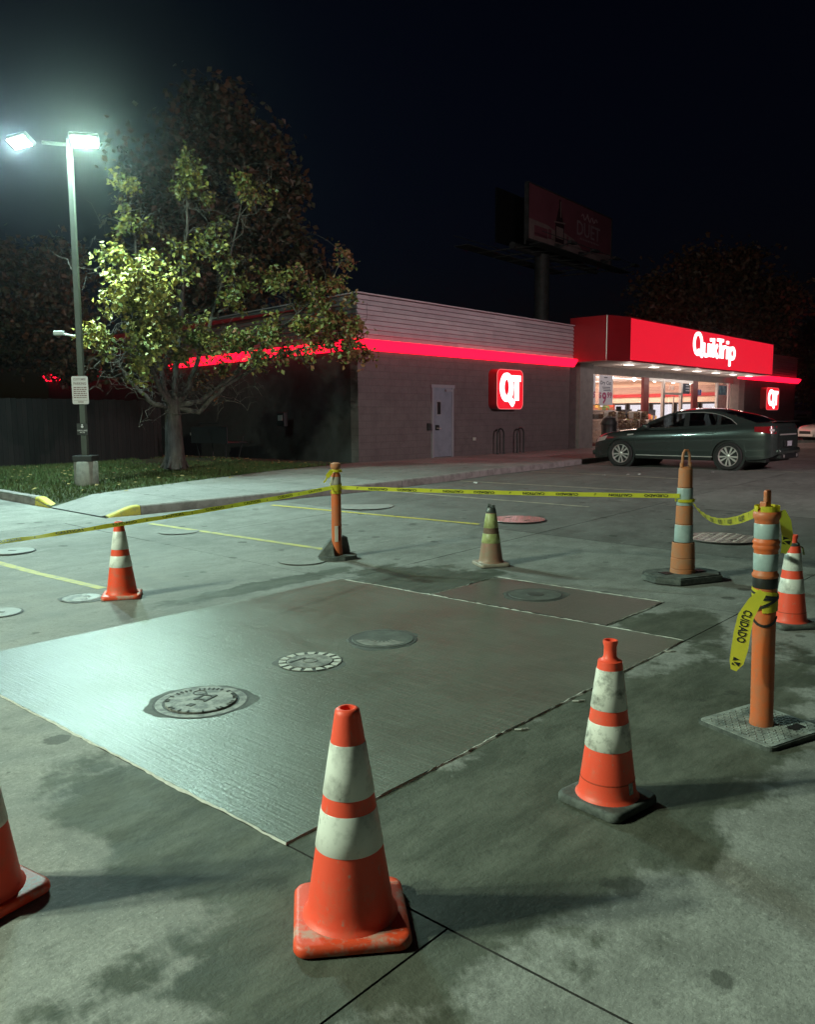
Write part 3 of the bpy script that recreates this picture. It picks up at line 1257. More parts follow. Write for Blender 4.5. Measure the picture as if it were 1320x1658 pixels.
# shop front frames and glass
GY = .70
mull = [(14.3, .06, m_mull), (19.14, .0, None), (19.42, .28, m_mull), (21.35, .10, m_alu), (23.42, .10, m_alu), (25.1, .30, m_mull), (28.1, .07, m_white), (29.75, .12, m_white)]
for x, wd, m_ in mull:
    if m_:
        MB().box(x - wd, x + wd, GY - .06, GY + .06, ZB, 3.44).build('mullion', m_, shop)
MB().box(13.3, 30.3, GY - .05, GY + .05, ZB, ZB + .12).build('bottom_rail', m_mull, shop)
for x0, x1 in ((13.3, 19.14), (19.70, 21.25), (21.45, 23.32), (23.52, 24.8), (25.4, 28.03), (28.17, 29.63), (29.87, 30.3)):
    MB().box(x0, x1, GY - .004, GY + .004, ZB + .12, 3.44).build('window_pane', m_pane, shop)
MB().box(19.7, 24.8, GY - .05, GY + .05, 3.30, 3.44).build('door_header', m_alu, shop)
b = MB().box(21.45, 23.32, GY - .09, GY - .01, 2.70, 2.80)
b.build('door_rail', m_alu, shop)
MB().tube([(22.3, GY - .12, 1.0), (22.3, GY - .12, 2.6)], .03).build('door_pull', m_alu, shop)
b = MB()
put_text(b, '718', (21.95, GY - .012, 2.93), (1, 0, 0), (0, 0, 1), .62, .22, .02)
b.build('lettering', m_white, shop)

# posters in the glass
pt = MB().box(15.05, 16.25, GY - .02, GY - .008, 2.17, 3.42).build('poster', m_paper, shop)
b = MB()
fy = GY - .023
put_text(b, 'Dry', (15.15, fy, 2.98), (1, 0, 0), (0, 0, 1), .42, .2, .02)
put_text(b, 'Cut', (15.66, fy, 3.02), (1, 0, 0), (0, 0, 1), .42, .16, .02)
for k in range(3):
    b.box(15.3 + .06 * k, 16.0 + .04 * k, fy, fy + .002, 2.90 - k * .07, 2.93 - k * .07)
b.box(15.45, 15.75, fy, fy + .002, 3.30, 3.34)
b.build('print', m_ink, pt)
b = MB()
put_text(b, '$', (15.02, fy, 2.42), (1, 0, 0), (0, 0, 1), .22, .28, .02)
put_text(b, '9', (15.30, fy, 2.21), (1, 0, 0), (0, 0, 1), .38, .5, .03)
put_text(b, '99', (15.74, fy, 2.45), (1, 0, 0), (0, 0, 1), .44, .27, .03)
b.build('price', m_magenta, pt)
pt = MB().box(14.36, 14.72, GY - .02, GY - .008, 2.17, 3.42).build('poster', m_paper, shop)
b = MB()
put_text(b, '95', (14.38, fy, 2.45), (1, 0, 0), (0, 0, 1), .33, .27, .03)
b.build('price', m_magenta, pt)
pt = MB().box(23.55, 24.45, GY - .02, GY - .008, 2.78, 3.28).build('poster', m_ink, shop)
b = MB()
for k in range(3):
    b.box(23.95, 24.38, fy, fy + .002, 3.17 - k * .13, 3.22 - k * .13)
b.build('print', m_paper, pt)
pt = MB().box(28.25, 29.55, GY - .02, GY - .008, 2.0, 3.36).build('poster', mat('pink poster', (.55, .36, .33), .6, c2=(.42, .22, .2), ns=5), shop)
MB().box(28.3, 29.5, fy, fy + .008, 2.80, 3.30).build('poster_head', mat('teal poster head', (.05, .16, .22), .5, c2=(.16, .36, .42), ns=3, lo=.5, hi=.56), pt)
b = MB()
b.box(25.43, 25.95, GY - .02, GY - .008, 2.72, 3.02)
pt = b.build('access_sign', mat('blue sign', (.02, .07, .42), .5), shop)
b = MB()
b.lathe([(.05, 0), (.05, .002)], 16, mtx=Matrix.Translation((25.66, GY - .021, 2.96)) @ Matrix.Rotation(PI / 2, 4, 'X'))
b.tube([(25.66, GY - .022, 2.92), (25.66, GY - .022, 2.84), (25.76, GY - .022, 2.84), (25.80, GY - .022, 2.78)], .014, 5)
b.tube([(25.62, GY - .022, 2.88), (25.57, GY - .022, 2.80), (25.65, GY - .022, 2.75), (25.72, GY - .022, 2.78)], .012, 5)
b.build('symbol', m_white, pt)

# interior
m_in = mat('shop wall paint', (.74, .56, .44), .7)
m_ceil = mat('self lit ceiling', (.75, .66, .60), .8, emit=(1, .66, .54), es=.40)  # ceiling glows by itself in place of lamp light falling on it
m_floor = mat('shop floor tile', (.45, .38, .34), .4)
m_stripe = mat('red wall stripe', (.45, .03, .04), .5)
m_slat = mat('grey brown slatwall', (.46, .31, .26), .6)
m_cool = emis('cooler light', (1, .93, 1.0), 1.5)
m_tube = emis('ceiling light', (1, .86, .80), 5.0)
inn = MB()
inn.quad((13.3, .76, ZB), (31, .76, ZB), (31, 16, ZB), (13.3, 16, ZB))
inn.build('shop_floor', m_floor, shop)
inn = MB()
inn.quad((11.5, .82, 3.86), (11.5, 16, 3.86), (31, 16, 3.86), (31, .82, 3.86))
inn.build('shop_ceiling', m_ceil, shop)
inn = MB()
inn.box(31, 31.1, .8, 16, ZB, 3.86).box(11.3, 31, 16, 16.1, ZB, 3.86).box(11.2, 11.3, .8, 16, ZB, 3.86)
inn.build('inner_wall', m_in, shop)
MB().box(30.94, 30.998, .8, 16, 2.82, 3.02).build('wall_stripe', m_stripe, shop)
MB().box(11.4, 30.9, 15.94, 15.998, 2.82, 3.02).build('wall_stripe', m_stripe, shop)
for k in range(4):
    MB().box(30.95, 30.998, .8, 16, 3.06 + k * .10, 3.14 + k * .10).build('slat', m_slat, shop)
for k in range(9):
    y = 1.15 + k * 1.5
    c_ = MB().box(30.55, 30.93, y, y + 1.35, ZB, 2.48).build('drink_cooler', m_dark, shop)
    MB().box(30.53, 30.548, y + .1, y + 1.25, 1.0, 2.36).build('cooler_pane', m_cool, c_)
for k in range(4):
    y = 2.2 + k * 3.2
    l_ = MB().box(13.6, 30.4, y, y + .25, 3.80, 3.855).build('ceiling_light', m_white, shop)
    MB().box(13.6, 30.4, y + .03, y + .22, 3.79, 3.7995).build('diffuser', m_tube, l_)
# hanging menu board with a red wedge
mb_ = MB().box(22.2, 30.2, 8.6, 8.7, 2.5, 3.12).build('menu_board', m_slat, shop)
b = MB()
b.prism([(25.8, 2.55), (28.4, 2.55), (28.4, 3.08), (26.9, 3.08)], 0, .01, mtx=Matrix(((1, 0, 0, 0), (0, 0, -1, 8.595), (0, 1, 0, 0), (0, 0, 0, 1))))
b.build('red_wedge', emis('lit red wedge', (.75, .05, .05), .7), mb_)
b = MB()
for k in range(3):
    b.box(22.6, 25.0 - .4 * k, 8.585, 8.595, 2.92 - .14 * k, 2.99 - .14 * k)
b.build('print', m_white, mb_)
# shelving with goods behind the left window
sh = MB()
sh.box(14.4, 20.5, 3.2, 3.25, ZB, 2.1).box(14.4, 20.5, 2.6, 3.2, 1.0, 1.03).box(14.4, 20.5, 2.6, 3.2, 1.5, 1.53).box(14.4, 20.5, 2.5, 3.3, 1.94, 1.98)
shelf = sh.build('goods_shelf', m_white, shop)
rnd = random.Random(21)
gm = [mat('goods %d' % k, c, .5) for k, c in enumerate([(.6, .1, .06), (.65, .45, .1), (.7, .65, .55), (.2, .3, .1), (.6, .3, .2), (.75, .7, .7), (.1, .12, .3)])]
x = 14.5
while x < 20.4:
    wv = rnd.uniform(.12, .3)
    MB().box(x, x + wv - .02, 2.7, 3.0, 1.982, 1.982 + rnd.uniform(.1, .26)).build('goods', rnd.choice(gm), shelf)
    x += wv
MB().box(13.4, 19.1, .80, 1.1, 1.58, 1.78).build('window_counter', m_black, shop)
MB().box(17.0, 17.4, .84, .9, 1.782, 2.12).build('counter_screen', m_black, shop)
for k in range(6):
    x = 20.5 + k * 1.5
    g_ = MB().box(x, x + 1.1, 4.6, 5.2, ZB, 1.9 + .15 * (k % 2)).build('goods_rack', m_dark, shop)
    for q in range(4):
        MB().box(x + .05 + q * .26, x + .28 + q * .26, 4.5, 4.6, 1.3, 1.3 + rnd.uniform(.3, .6)).build('goods', rnd.choice(gm), g_)

# interior lamp light
def area(name, loc, size, power, col, parent=None, rot=(0, 0, 0), sizey=None, spread=None):
    l = bpy.data.lights.new(name, 'AREA')
    l.energy = power
    l.color = col
    l.shape = 'RECTANGLE' if sizey else 'SQUARE'
    l.size = size
    if sizey:
        l.size_y = sizey
    if spread:
        l.spread = spread
    o = bpy.data.objects.new(name, l)
    COL.objects.link(o)
    o.location = loc
    o.rotation_euler = rot
    if parent:
        o.parent = parent
    return o


area('shop_interior_light', (22.5, 7, 3.76), 16, 3800, (1, .72, .58), shop, sizey=10)
for k in range(7):                              # added point lamps below the flat downlights wash the soffit
    p_l = bpy.data.lights.new('soffit_lamp', 'POINT')
    p_l.energy = 16
    p_l.color = (1, .88, .80)
    p_l.shadow_soft_size = .08
    po_ = bpy.data.objects.new('soffit_lamp', p_l)
    COL.objects.link(po_)
    po_.parent = shop
    po_.location = (14.6 + k * 2.3, -.86, CBt - .30)


# ------------------------------------------------------------------ letters built from strokes
def stroke_letters(mb, strokes, org, ex, ey, sc_x, sc_y, wid, depth, nrm):
    """strokes: list of polylines in letter units; each becomes a raised flat bar chain"""
    org, ex, ey, nrm = Vector(org), Vector(ex), Vector(ey), Vector(nrm)
    for si, pl in enumerate(strokes):
        P = [(x * sc_x, y * sc_y) for x, y in pl]
        L, R_ = [], []
        closed = math.dist(P[0], P[-1]) < 1e-6
        n = len(P)
        for i, p in enumerate(P):
            a_ = P[(i - 1) % (n - 1)] if closed else P[max(i - 1, 0)]
            c_ = P[(i + 1) % (n - 1)] if closed else P[min(i + 1, n - 1)]
            if closed and i == n - 1:
                a_, c_ = P[n - 2], P[1]
            dx, dy = c_[0] - a_[0], c_[1] - a_[1]
            l_ = math.hypot(dx, dy) or 1
            nx, ny = -dy / l_ * wid / 2, dx / l_ * wid / 2
            L.append((p[0] + nx, p[1] + ny))
            R_.append((p[0] - nx, p[1] - ny))
        dz = depth + si * .003
        tp = lambda q, z: org + ex * q[0] + ey * q[1] + nrm * z
        mb.ribbon([tp(q, dz) for q in R_], [tp(q, dz) for q in L])
        mb.ribbon([tp(q, 0) for q in R_], [tp(q, dz) for q in R_])
        mb.ribbon([tp(q, dz) for q in L], [tp(q, 0) for q in L])
        if not closed:
            mb.quad(tp(L[0], 0), tp(L[0], dz), tp(R_[0], dz), tp(R_[0], 0))
            mb.quad(tp(L[-1], 0), tp(R_[-1], 0), tp(R_[-1], dz), tp(L[-1], dz))


def oval(cx, cy_, rx, ry, a0=0, a1=360, n=28):
    return [(cx + rx * math.cos(math.radians(a0 + (a1 - a0) * k / n)), cy_ + ry * math.sin(math.radians(a0 + (a1 - a0) * k / n))) for k in range(n + 1)]


# word on the fascia; letter units: x-height 1, Q about 1.5
def word_sign():
    o = empty('fascia_lettering', (0, 0, 0), 0, 'big white backlit word on the red canopy fascia', 'sign lettering')
    o.matrix_world = Matrix.Translation(shop.location) @ Matrix.Rotation(PH, 4, 'Z')
    lets = [
        [oval(.42, .86, .37, .74), [(.44, .42), (.60, .22), (.86, -.02)]],                                   # Q
        [[(1.02, 1.0), (1.02, .36)] + oval(1.25, .36, .23, .29, 180, 360, 10) + [(1.48, 1.0)], [(1.48, .5), (1.48, .04)]],   # u
        [[(1.75, 1.0), (1.75, .04)], [(1.66, 1.30), (1.84, 1.30)]],                                          # i
        [[(2.01, 1.44), (2.01, .04)], [(2.06, .42), (2.38, .98)], [(2.14, .56), (2.44, .04)]],               # k
        [[(2.40, 1.38), (3.02, 1.38)], [(2.72, 1.32), (2.72, .04)]],                                         # T
        [[(3.00, 1.0), (3.00, .04)], [(3.02, .74), (3.12, .92), (3.30, .95)]],                               # r
        [[(3.50, 1.0), (3.50, .04)], [(3.41, 1.30), (3.59, 1.30)]],                                          # i
        [[(3.79, 1.0), (3.79, -.5)], oval(4.06, .52, .26, .42)],                                             # p
    ]
    for k, st in enumerate(lets):
        b = MB()
        stroke_letters(b, st, (18.75, CY - .015, 4.28), (1, 0, 0), (0, 0, 1), 1.12, .60, .135, .06 + k * .0004, (0, -1, 0))
        b.build('letter', m_white_em, o)
    return o


word_sign()


def rrect(x0, x1, z0, z1, r, n=6):
    pts = []
    for cx, cz, a0 in ((x1 - r, z1 - r, 0), (x0 + r, z1 - r, 90), (x0 + r, z0 + r, 180), (x1 - r, z0 + r, 270)):
        for k in range(n + 1):
            a_ = math.radians(a0 + 90 * k / n)
            pts.append((cx + r * math.cos(a_), cz + r * math.sin(a_)))
    return pts


XZ = lambda y: Matrix(((1, 0, 0, 0), (0, 0, -1, y), (0, 1, 0, 0), (0, 0, 0, 1)))
m_redface2 = emis('backlit red sign face', (1.0, .016, .032), .95)


def wall_sign(x0, x1, z0, z1, yb, label):
    o = empty('wall_sign', (0, 0, 0), 0, label, 'wall sign', 'square red signs on the store wall')
    o.matrix_world = Matrix.Translation(shop.location) @ Matrix.Rotation(PH, 4, 'Z')
    MB().prism(rrect(x0, x1, z0, z1, .2), .0, .34, mtx=XZ(yb)).build('sign_box', m_redmetal, o, smooth=True, angle=30)
    MB().prism(rrect(x0 + .02, x1 - .02, z0 + .02, z1 - .02, .19), .341, .352, mtx=XZ(yb)).build('sign_face', m_redface2, o)
    rim = rrect(x0 + .01, x1 - .01, z0 + .01, z1 - .01, .195)
    MB().tube([(p[0], yb - .35, p[1]) for p in rim + rim[:1]], .012, 6).build('rim', mat('pink lit rim', (.7, .2, .2), .4, emit=(1, .2, .2), es=.6), o)
    wx, hz = x1 - x0, z1 - z0
    q = MB()
    stroke_letters(q, [oval(.34, .55, .175, .285), [(.40, .30), (.48, .24), (.60, .12)]], (x0, yb - .353, z0), (1, 0, 0), (0, 0, 1), wx, hz, .155 * hz, .05, (0, -1, 0))
    q.build('letter', m_white_em, o)
    t = MB()
    stroke_letters(t, [[(.52, .78), (.86, .78)], [(.72, .82), (.72, .22)]], (x0, yb - .353, z0), (1, 0, 0), (0, 0, 1), wx, hz, .15 * hz, .056, (0, -1, 0))
    t.build('letter', m_white_em, o)
    return o


wall_sign(6.17, 7.72, 1.95, 3.28, 0, 'glowing red square two letter sign between service door and bike racks')
wall_sign(32.9, 35.1, 1.98, 3.28, 0, 'glowing red square two letter sign on the far right wing')

# bike racks
for k, (x0, x1, lab) in enumerate(((6.42, 6.80, 'black hoop bike rack nearest the service door'), (7.62, 8.02, 'black hoop bike rack under the right side of the wall sign'))):
    o = empty('bike_rack', W(U0 + x0, V0 - .2), PH, lab, 'bike rack', 'hoop bike racks by the brick wall')
    o.location.z = .45
    wv = x1 - x0
    pts = [(0, 0, 0), (0, 0, .66)] + [(wv / 2 - wv / 2 * math.cos(t * PI / 8), 0, .66 + wv / 2 * math.sin(t * PI / 8)) for t in range(1, 8)] + [(wv, 0, .66), (wv, 0, 0)]
    MB().tube(pts, .028, 10).build('hoop', m_black, o, smooth=True)
    for xx in (0, wv):
        MB().lathe([(.06, 0), (.06, .012)], 16, (xx, 0, 0)).build('foot_plate', m_black, o)

# meter box on the dark side wall, bin by the glass
o = empty('meter_box', Vector(W(U0, V0)) + B * 3.2 - A * .12, PH, 'small grey meter box on the dark side wall', 'meter box')
o.location.z = 1.45
MB().box(-.02, .12, -.18, .18, 0, .42, bev=.015).build('case', m_dark, o)
MB().box(-.035, -.02, -.1, .1, .18, .34).build('dial_window', m_alu, o)
o = empty('trash_bin', W(U0 + 14.0, V0 - .35), PH, 'dark trash bin standing against the grey pier', 'trash bin')
o.location.z = .45
MB().lathe([(.26, 0), (.30, .08), (.31, .9), (.27, .95)], 24).build('barrel', m_black, o, smooth=True)
MB().lathe([(.32, .9), (.33, .96), (.24, 1.18), (.10, 1.24), (.02, 1.25)], 24, cap=False).build('dome_lid', m_dark, o, smooth=True)

# firewood bundles stacked before the left window
m_wood = [mat('split log %d' % k, c, .8, c2=tuple(x * .4 for x in c), ns=11, bump=.6, bs=30) for k, c in enumerate([(.34, .20, .11), (.44, .30, .18), (.24, .13, .08), (.50, .38, .26)])]
m_wrap = mat('clear shrink wrap', (.55, .53, .50), .25, c2=(.36, .30, .26), ns=9)


def firewood(rn):
    o = empty('firewood_bundle', (0, 0, 0), 0, 'shrink wrapped bundle of split firewood stacked before the left window', 'firewood', 'firewood bundles stacked before the left window')
    for k in range(9):
        cx = -.2 + .2 * (k % 3) + rn.uniform(-.03, .03)
        cz = .07 + .125 * (k // 3)
        n = rn.choice((3, 4, 4, 5))
        a0 = rn.uniform(0, PI)
        poly = [(cx + math.cos(a0 + 2 * PI * q / n) * rn.uniform(.075, .105), cz + math.sin(a0 + 2 * PI * q / n) * rn.uniform(.055, .075)) for q in range(n)]
        MB().prism(poly, rn.uniform(-.22, -.19), .2, mtx=XZ(0)).build('log', rn.choice(m_wood), o)
    b = MB()
    pts = [(p[0], p[1]) for p in rrect(-.32, .32, .005, .405, .12)]
    n = len(pts)
    for y0_, y1_ in ((-.12, .12), ):
        b.add([(p[0], y0_, p[1]) for p in pts] + [(p[0], y1_, p[1]) for p in pts], [(i, (i + 1) % n, n + (i + 1) % n, n + i) for i in range(n)])
    b.build('wrap', m_wrap, o)
    return o


rn = random.Random(4)
protos = [firewood(rn) for _ in range(3)]
spots = []
for row in range(4):
    for k in range(7):
        if row == 3 and k in (2, 5, 6):
            continue
        spots.append((14.6 + k * .70 + rn.uniform(-.04, .04), row, k))
for i, (x, row, k) in enumerate(spots):
    o = protos[i] if i < 3 else copy_tree(protos[i % 3])
    o['label'] = 'wrapped firewood bundle in the %s row of the window stack, %s from the grey pier' % (('bottom', 'second', 'third', 'top')[row], ('nearest', 'second', 'third', 'fourth', 'fifth', 'sixth', 'seventh')[k])
    o.location = W(U0 + x, V0 - .05 - rn.uniform(0, .12))
    o.location.z = .46 + row * .36
    o.scale = (.88, .88, .88)
    o.rotation_euler = (0, 0, PH + (rn.random() < .5) * PI + rn.uniform(-.06, .06))

# ------------------------------------------------------------------ lamp posts
m_pole = mat('pale green grey pole', (.062, .07, .058), .55, .1, c2=(.045, .05, .042), ns=3)
m_lens = emis('lamp lens', (.93, 1.0, .92), 70.0)
m_lensb = emis('cool lamp lens', (.80, .92, 1.0), 60.0)
m_foot = mat('lamp foot concrete', (.26, .245, .22), .9, c2=(.17, .16, .145), ns=6, bump=.5, bs=40)


def lamp_post(loc, label, heads, height=6.75, powers=(LAMP_W,), cols=((.86, 1, .88),), rz=0.0, halo=True, spread=None):
    o = empty('lamp_post', loc, rz, label, 'lamp post')
    MB().lathe([(.235, -.1), (.235, .48), (.225, .5), (.002, .5)], 28, cap=False).build('footing', m_foot, o, smooth=True)
    MB().box(-.20, .20, -.20, .20, .502, .62, bev=.015).build('base_cover', m_dark, o)
    MB().lathe([(.078, .62), (.062, height + .1), (.001, height + .1)], 4, cap=False, mtx=Matrix.Rotation(PI / 4, 4, 'Z')).build('pole', m_pole, o)
    for k, (hx, hy, ang, tilt) in enumerate(heads):
        b = MB()
        b.tube([(0, 0, height), (hx * .55, hy * .55, height + .03)], .035)
        b.build('arm', m_pole, o)
        mx = Matrix.Translation((hx, hy, height + .02)) @ Matrix.Rotation(ang, 4, 'Z') @ Matrix.Rotation(tilt, 4, 'Y')
        hd = MB().box(-.15, .15, -.28, .28, 0, .09, bev=.025, mtx=mx).build('head', m_pole, o, smooth=True, angle=50)
        MB().box(-.115, .115, -.235, .235, -.025, -.001, mtx=mx).build('lens', m_lens if k == 0 else m_lensb, hd)
        l = area('lamp_light', (0, 0, 0), .32, powers[k % len(powers)], cols[k % len(cols)], o, sizey=.6, spread=spread)
        l.matrix_parent_inverse = Matrix()
        l.matrix_local = mx @ Matrix.Translation((0, 0, -.04))
        if halo:
            p = bpy.data.lights.new('lamp_glow', 'POINT')
            p.energy = powers[k % len(powers)] * .34
            p.color = cols[k % len(cols)]
            p.shadow_soft_size = .12
            po = bpy.data.objects.new('lamp_glow', p)
            COL.objects.link(po)
            po.parent = o
            po.matrix_local = mx @ Matrix.Translation((0, 0, -.2))
    return o


pl = G(141, 786, .14)
post = lamp_post((pl.x, pl.y, pl.z), 'tall square lamp post with two lit heads on a round concrete footing in the grass',
                 [(.34, -.12, math.radians(105), math.radians(33)), (-.92, -.12, math.radians(62), math.radians(33))], 6.72,
                 (LAMP_W, LAMP_W * .7), ((.62, 1, .80), (.60, .92, 1)))
# small camera arm on the pole
b = MB().tube([(-.07, -.05, 3.02), (-.30, -.12, 3.06)], .022).box(-.46, -.26, -.17, -.07, 3.03, 3.12, bev=.02)
b.build('camera', mat('camera shell', (.5, .55, .52), .4), post)
sg = MB().prism(rrect(-.165, .165, 1.66, 2.22, .03), .0, .006, mtx=XZ(-.10)).build('notice_sign', mat('sign white', (.62, .56, .57), .45), post)
b = MB()
y_ = -.1075
put_text(b, 'CUSTOMER', (-.125, y_, 2.135), (1, 0, 0), (0, 0, 1), .25, .045, .01)
put_text(b, 'PARKING', (-.125, y_, 2.045), (1, 0, 0), (0, 0, 1), .25, .055, .01)
rnd = random.Random(2)
for k in range(6):
    x = -.13
    z = 1.985 - k * .04
    while x < .12:
        l_ = rnd.uniform(.02, .06)
        b.box(x, min(x + l_, .13), y_, y_ + .001, z, z + .018)
        x += l_ + .012
b.box(-.14, .14, y_, y_ + .001, 1.735, 1.74).box(-.05, .06, y_, y_ + .001, 1.695, 1.712)
b.build('lettering', mat('sign brown ink', (.16, .06, .06), .6), sg)
s2 = MB().box(-.11, .11, -.095, -.088, 1.04, 1.27).build('camera_notice', m_black, post)
b = MB()
y_ = -.0965
b.lathe([(.026, 0), (.026, .001)], 16, mtx=Matrix.Translation((0, y_, 1.205)) @ Matrix.Rotation(PI / 2, 4, 'X'))
b.box(-.014, .014, y_, y_ + .001, 1.236, 1.255)
put_text(b, 'SURVEILLANCE', (-.1, y_, 1.115), (1, 0, 0), (0, 0, 1), .2, .028, .01)
put_text(b, 'IN USE', (-.05, y_, 1.078), (1, 0, 0), (0, 0, 1), .1, .026, .01)
b.build('lettering', mat('sign pale ink', (.7, .66, .68), .6), s2)

side = lamp_post((-11.6, 1.2, .0), 'lamp post at the side of the lot lighting it from the left', [(.45, -.6, math.radians(187), math.radians(38)), (.45, .6, math.radians(187), math.radians(38))], 7.5, (SIDE_W,), ((.80, 1, .74),), halo=False)
farp = lamp_post((15.5, 8.0, .0), 'added unseen lamp post on the right in place of fuel canopy lights', [(-.3, .4, math.radians(-52), math.radians(93))], 6.2, (FAR_W,), ((1, .80, .82),), halo=False, spread=math.radians(105))  # added post lighting the shop front in place of the fuel canopy

# ------------------------------------------------------------------ traffic cones
def cone_mat(name, c, dirt, ns, lo, hi, r=.5):
    return mat(name, c, r, c2=dirt, ns=ns, lo=lo, hi=hi, bump=.25, bs=70, bd=.002)


m_or1 = cone_mat('cone orange', (.92, .088, .042), (.66, .15, .09), 9, .52, .8)
m_or2 = cone_mat('scuffed cone orange', (.84, .07, .022), (.45, .15, .09), 8, .5, .75)
m_orb = cone_mat('cone foot orange with cement splash', (.78, .075, .025), (.52, .30, .24), 10, .5, .62)
m_dirty = cone_mat('dusty faded cone', (.36, .17, .12), (.28, .20, .14), 9, .4, .65)
m_dirtyb = cone_mat('dusty pale cone foot', (.40, .34, .28), (.26, .22, .18), 9, .4, .65)
m_col = mat('reflective collar', (.74, .74, .69), .38, c2=(.40, .40, .37), ns=12, lo=.5, hi=.72)
m_colg = mat('grimy reflective collar', (.70, .69, .63), .45, c2=(.16, .16, .14), ns=16, lo=.5, hi=.7)
m_lime = mat('lime reflective collar', (.42, .44, .19), .45, c2=(.26, .28, .10), ns=14, lo=.45, hi=.62)
m_rub = mat('dusty black rubber', (.055, .062, .058), .8, c2=(.13, .14, .13), ns=12, lo=.4, hi=.65, bump=.4, bs=60)
m_tar = mat('dark tape wrap', (.05, .055, .055), .45, c2=(.35, .38, .38), ns=25, lo=.56, hi=.62)


def traffic_cone(loc, rz, label, body=m_or1, col=m_col, foot=m_orb, zs=(.282, .413, .463, .639), H_=.752, style='plain', tilt=(0, 0), rbase=.152, rtop=.040, half=.185, mid=None):
    o = empty('traffic_cone', loc, rz, label, 'traffic cone', 'traffic cones round the fresh concrete')
    o.rotation_euler = (tilt[0], tilt[1], rz)
    zf = .042

    def rad(z):
        return rbase + (rtop - rbase) * (z - zf) / (H_ - zf)
    # foot
    b = MB()
    pts = rrect(-half, half, -half, half, .045, 5)
    prof = [(.985, .006), (1.0, .014), (.995, .030), (.96, .040), (.90, .0415)]
    n = len(pts)
    for s, z in prof:
        b.v += [(p[0] * s, p[1] * s, z) for p in pts]
    for j in range(len(prof) - 1):
        for i in range(n):
            b.f.append((j * n + i, j * n + (i + 1) % n, (j + 1) * n + (i + 1) % n, (j + 1) * n + i))
    b.f.append(tuple(range((len(prof) - 1) * n, len(prof) * n)))
    b.f.append(tuple(range(n - 1, -1, -1)))
    b.mi = [0] * len(b.f)
    b.build('foot', foot, o, smooth=True, angle=50)
    fb = MB()
    for sx in (-1, 1):
        for sy in (-1, 1):
            fb.box(sx * half * .72 - .02, sx * half * .72 + .02, sy * half * .72 - .02, sy * half * .72 + .02, 0, .008)
    fb.build('foot_pad', m_rub, o)
    # body with a small flare, rolled shoulder and open tip
    pr = [(rbase + .014, zf - .003), (rbase + .004, zf + .008), (rad(zf + .02), zf + .02)]
    zz = zf + .06
    top = H_ - .02
    if style == 'neck':
        top = H_ - .09
    while zz < top:
        pr.append((rad(zz), zz))
        zz += .06
    pr.append((rad(top), top))
    if style == 'neck':
        pr += [(rtop - .002, top + .004), (rtop - .012, top + .02), (rtop - .013, H_ - .03), (rtop - .008, H_ - .012), (rtop - .009, H_), (rtop - .017, H_), (rtop - .018, H_ - .12)]
    else:
        pr += [(rad(top) - .003, H_ - .007), (rad(top) - .013, H_), (rad(top) - .019, H_ - .001), (rad(top) - .02, H_ - .08)]
    MB().lathe(pr, 40, cap=False).build('body', body, o, smooth=True, angle=50)
    if style == 'neck':
        MB().lathe([(rad(.12) + .0008, .118), (rad(.122) + .0012, .121), (rad(.124) + .0008, .124)], 40, cap=False).build('seam', mat('seam shade', (.45, .05, .02), .6), o)
    for a_, c_ in ((zs[0], zs[1]), (zs[2], zs[3])):
        MB().lathe([(rad(a_) + .0005, a_), (rad(a_) + .0022, a_ + .002), (rad((a_ + c_) / 2) + .0022, (a_ + c_) / 2), (rad(c_) + .0022, c_ - .002), (rad(c_) + .0005, c_)], 40, cap=False).build(
            'collar', col, o, smooth=True, angle=50)
        ov = MB()
        for sgn in (0, 1):
            pass
        aa = 1.9
        ov.ribbon([Vector((math.cos(aa + k * .12) * (rad(a_ + .003) + .0032), math.sin(aa + k * .12) * (rad(a_ + .003) + .0032), a_ + .003)) for k in range(4)],
                  [Vector((math.cos(aa + k * .12) * (rad(c_ - .003) + .0032), math.sin(aa + k * .12) * (rad(c_ - .003) + .0032), c_ - .003)) for k in range(4)])
        ov.build('collar_overlap', col, o)
    if mid:
        MB().lathe([(rad(zs[1]) + .001, zs[1] + .001), (rad(zs[2]) + .001, zs[2] - .001)], 40, cap=False).build('middle_band', mid, o, smooth=True)
    return o


c1 = G(568, 1490)
traffic_cone((c1.x - .0, c1.y, 0), math.radians(7), 'nearest bright orange cone with cement splashed square orange foot', rbase=.150, half=.192)
c2p = G(983, 1297)
k2 = traffic_cone((c2p.x, c2p.y, 0), math.radians(40), 'orange cone with narrow neck and dusty black rubber foot, sticker low on its side', body=m_or1, col=m_colg, foot=m_rub,
                  zs=(.261, .377, .436, .610), H_=.735, style='neck', rbase=.128, half=.165)
b = MB()
aa = math.radians(-96)
for k in range(3):
    pass
L_, R_ = [], []
for k in range(5):
    t = aa + k * .06
    for arr, z in ((L_, .075), (R_, .125)):
        rr_ = .128 + (.040 - .128) * (z - .042) / (.735 - .042) + .002
        arr.append(Vector((rr_ * math.cos(t), rr_ * math.sin(t), z)))
b.ribbon(L_, R_)
b.build('sticker', mat('grey sticker', (.5, .5, .48), .5, c2=(.2, .2, .2), ns=60), k2)
c3 = G(198, 966)
traffic_cone((c3.x, c3.y, 0), math.radians(14), 'orange cone with grey scuffed side standing behind the bright end of the slab', body=m_or2, zs=(.299, .408, .468, .64), H_=.733, half=.18, rbase=.142)
c4 = G(795, 915)
k4 = traffic_cone((c4.x, c4.y, gz(c4.y)), .25, 'dusty brown cone with two lime bands and a ragged taped top', body=m_dirty, col=m_lime, foot=m_dirtyb,
                  zs=(.266, .373, .437, .60), H_=.66, half=.18, rbase=.14, rtop=.05, mid=mat('brown grimy band', (.13, .07, .045), .7, c2=(.2, .12, .08), ns=20))
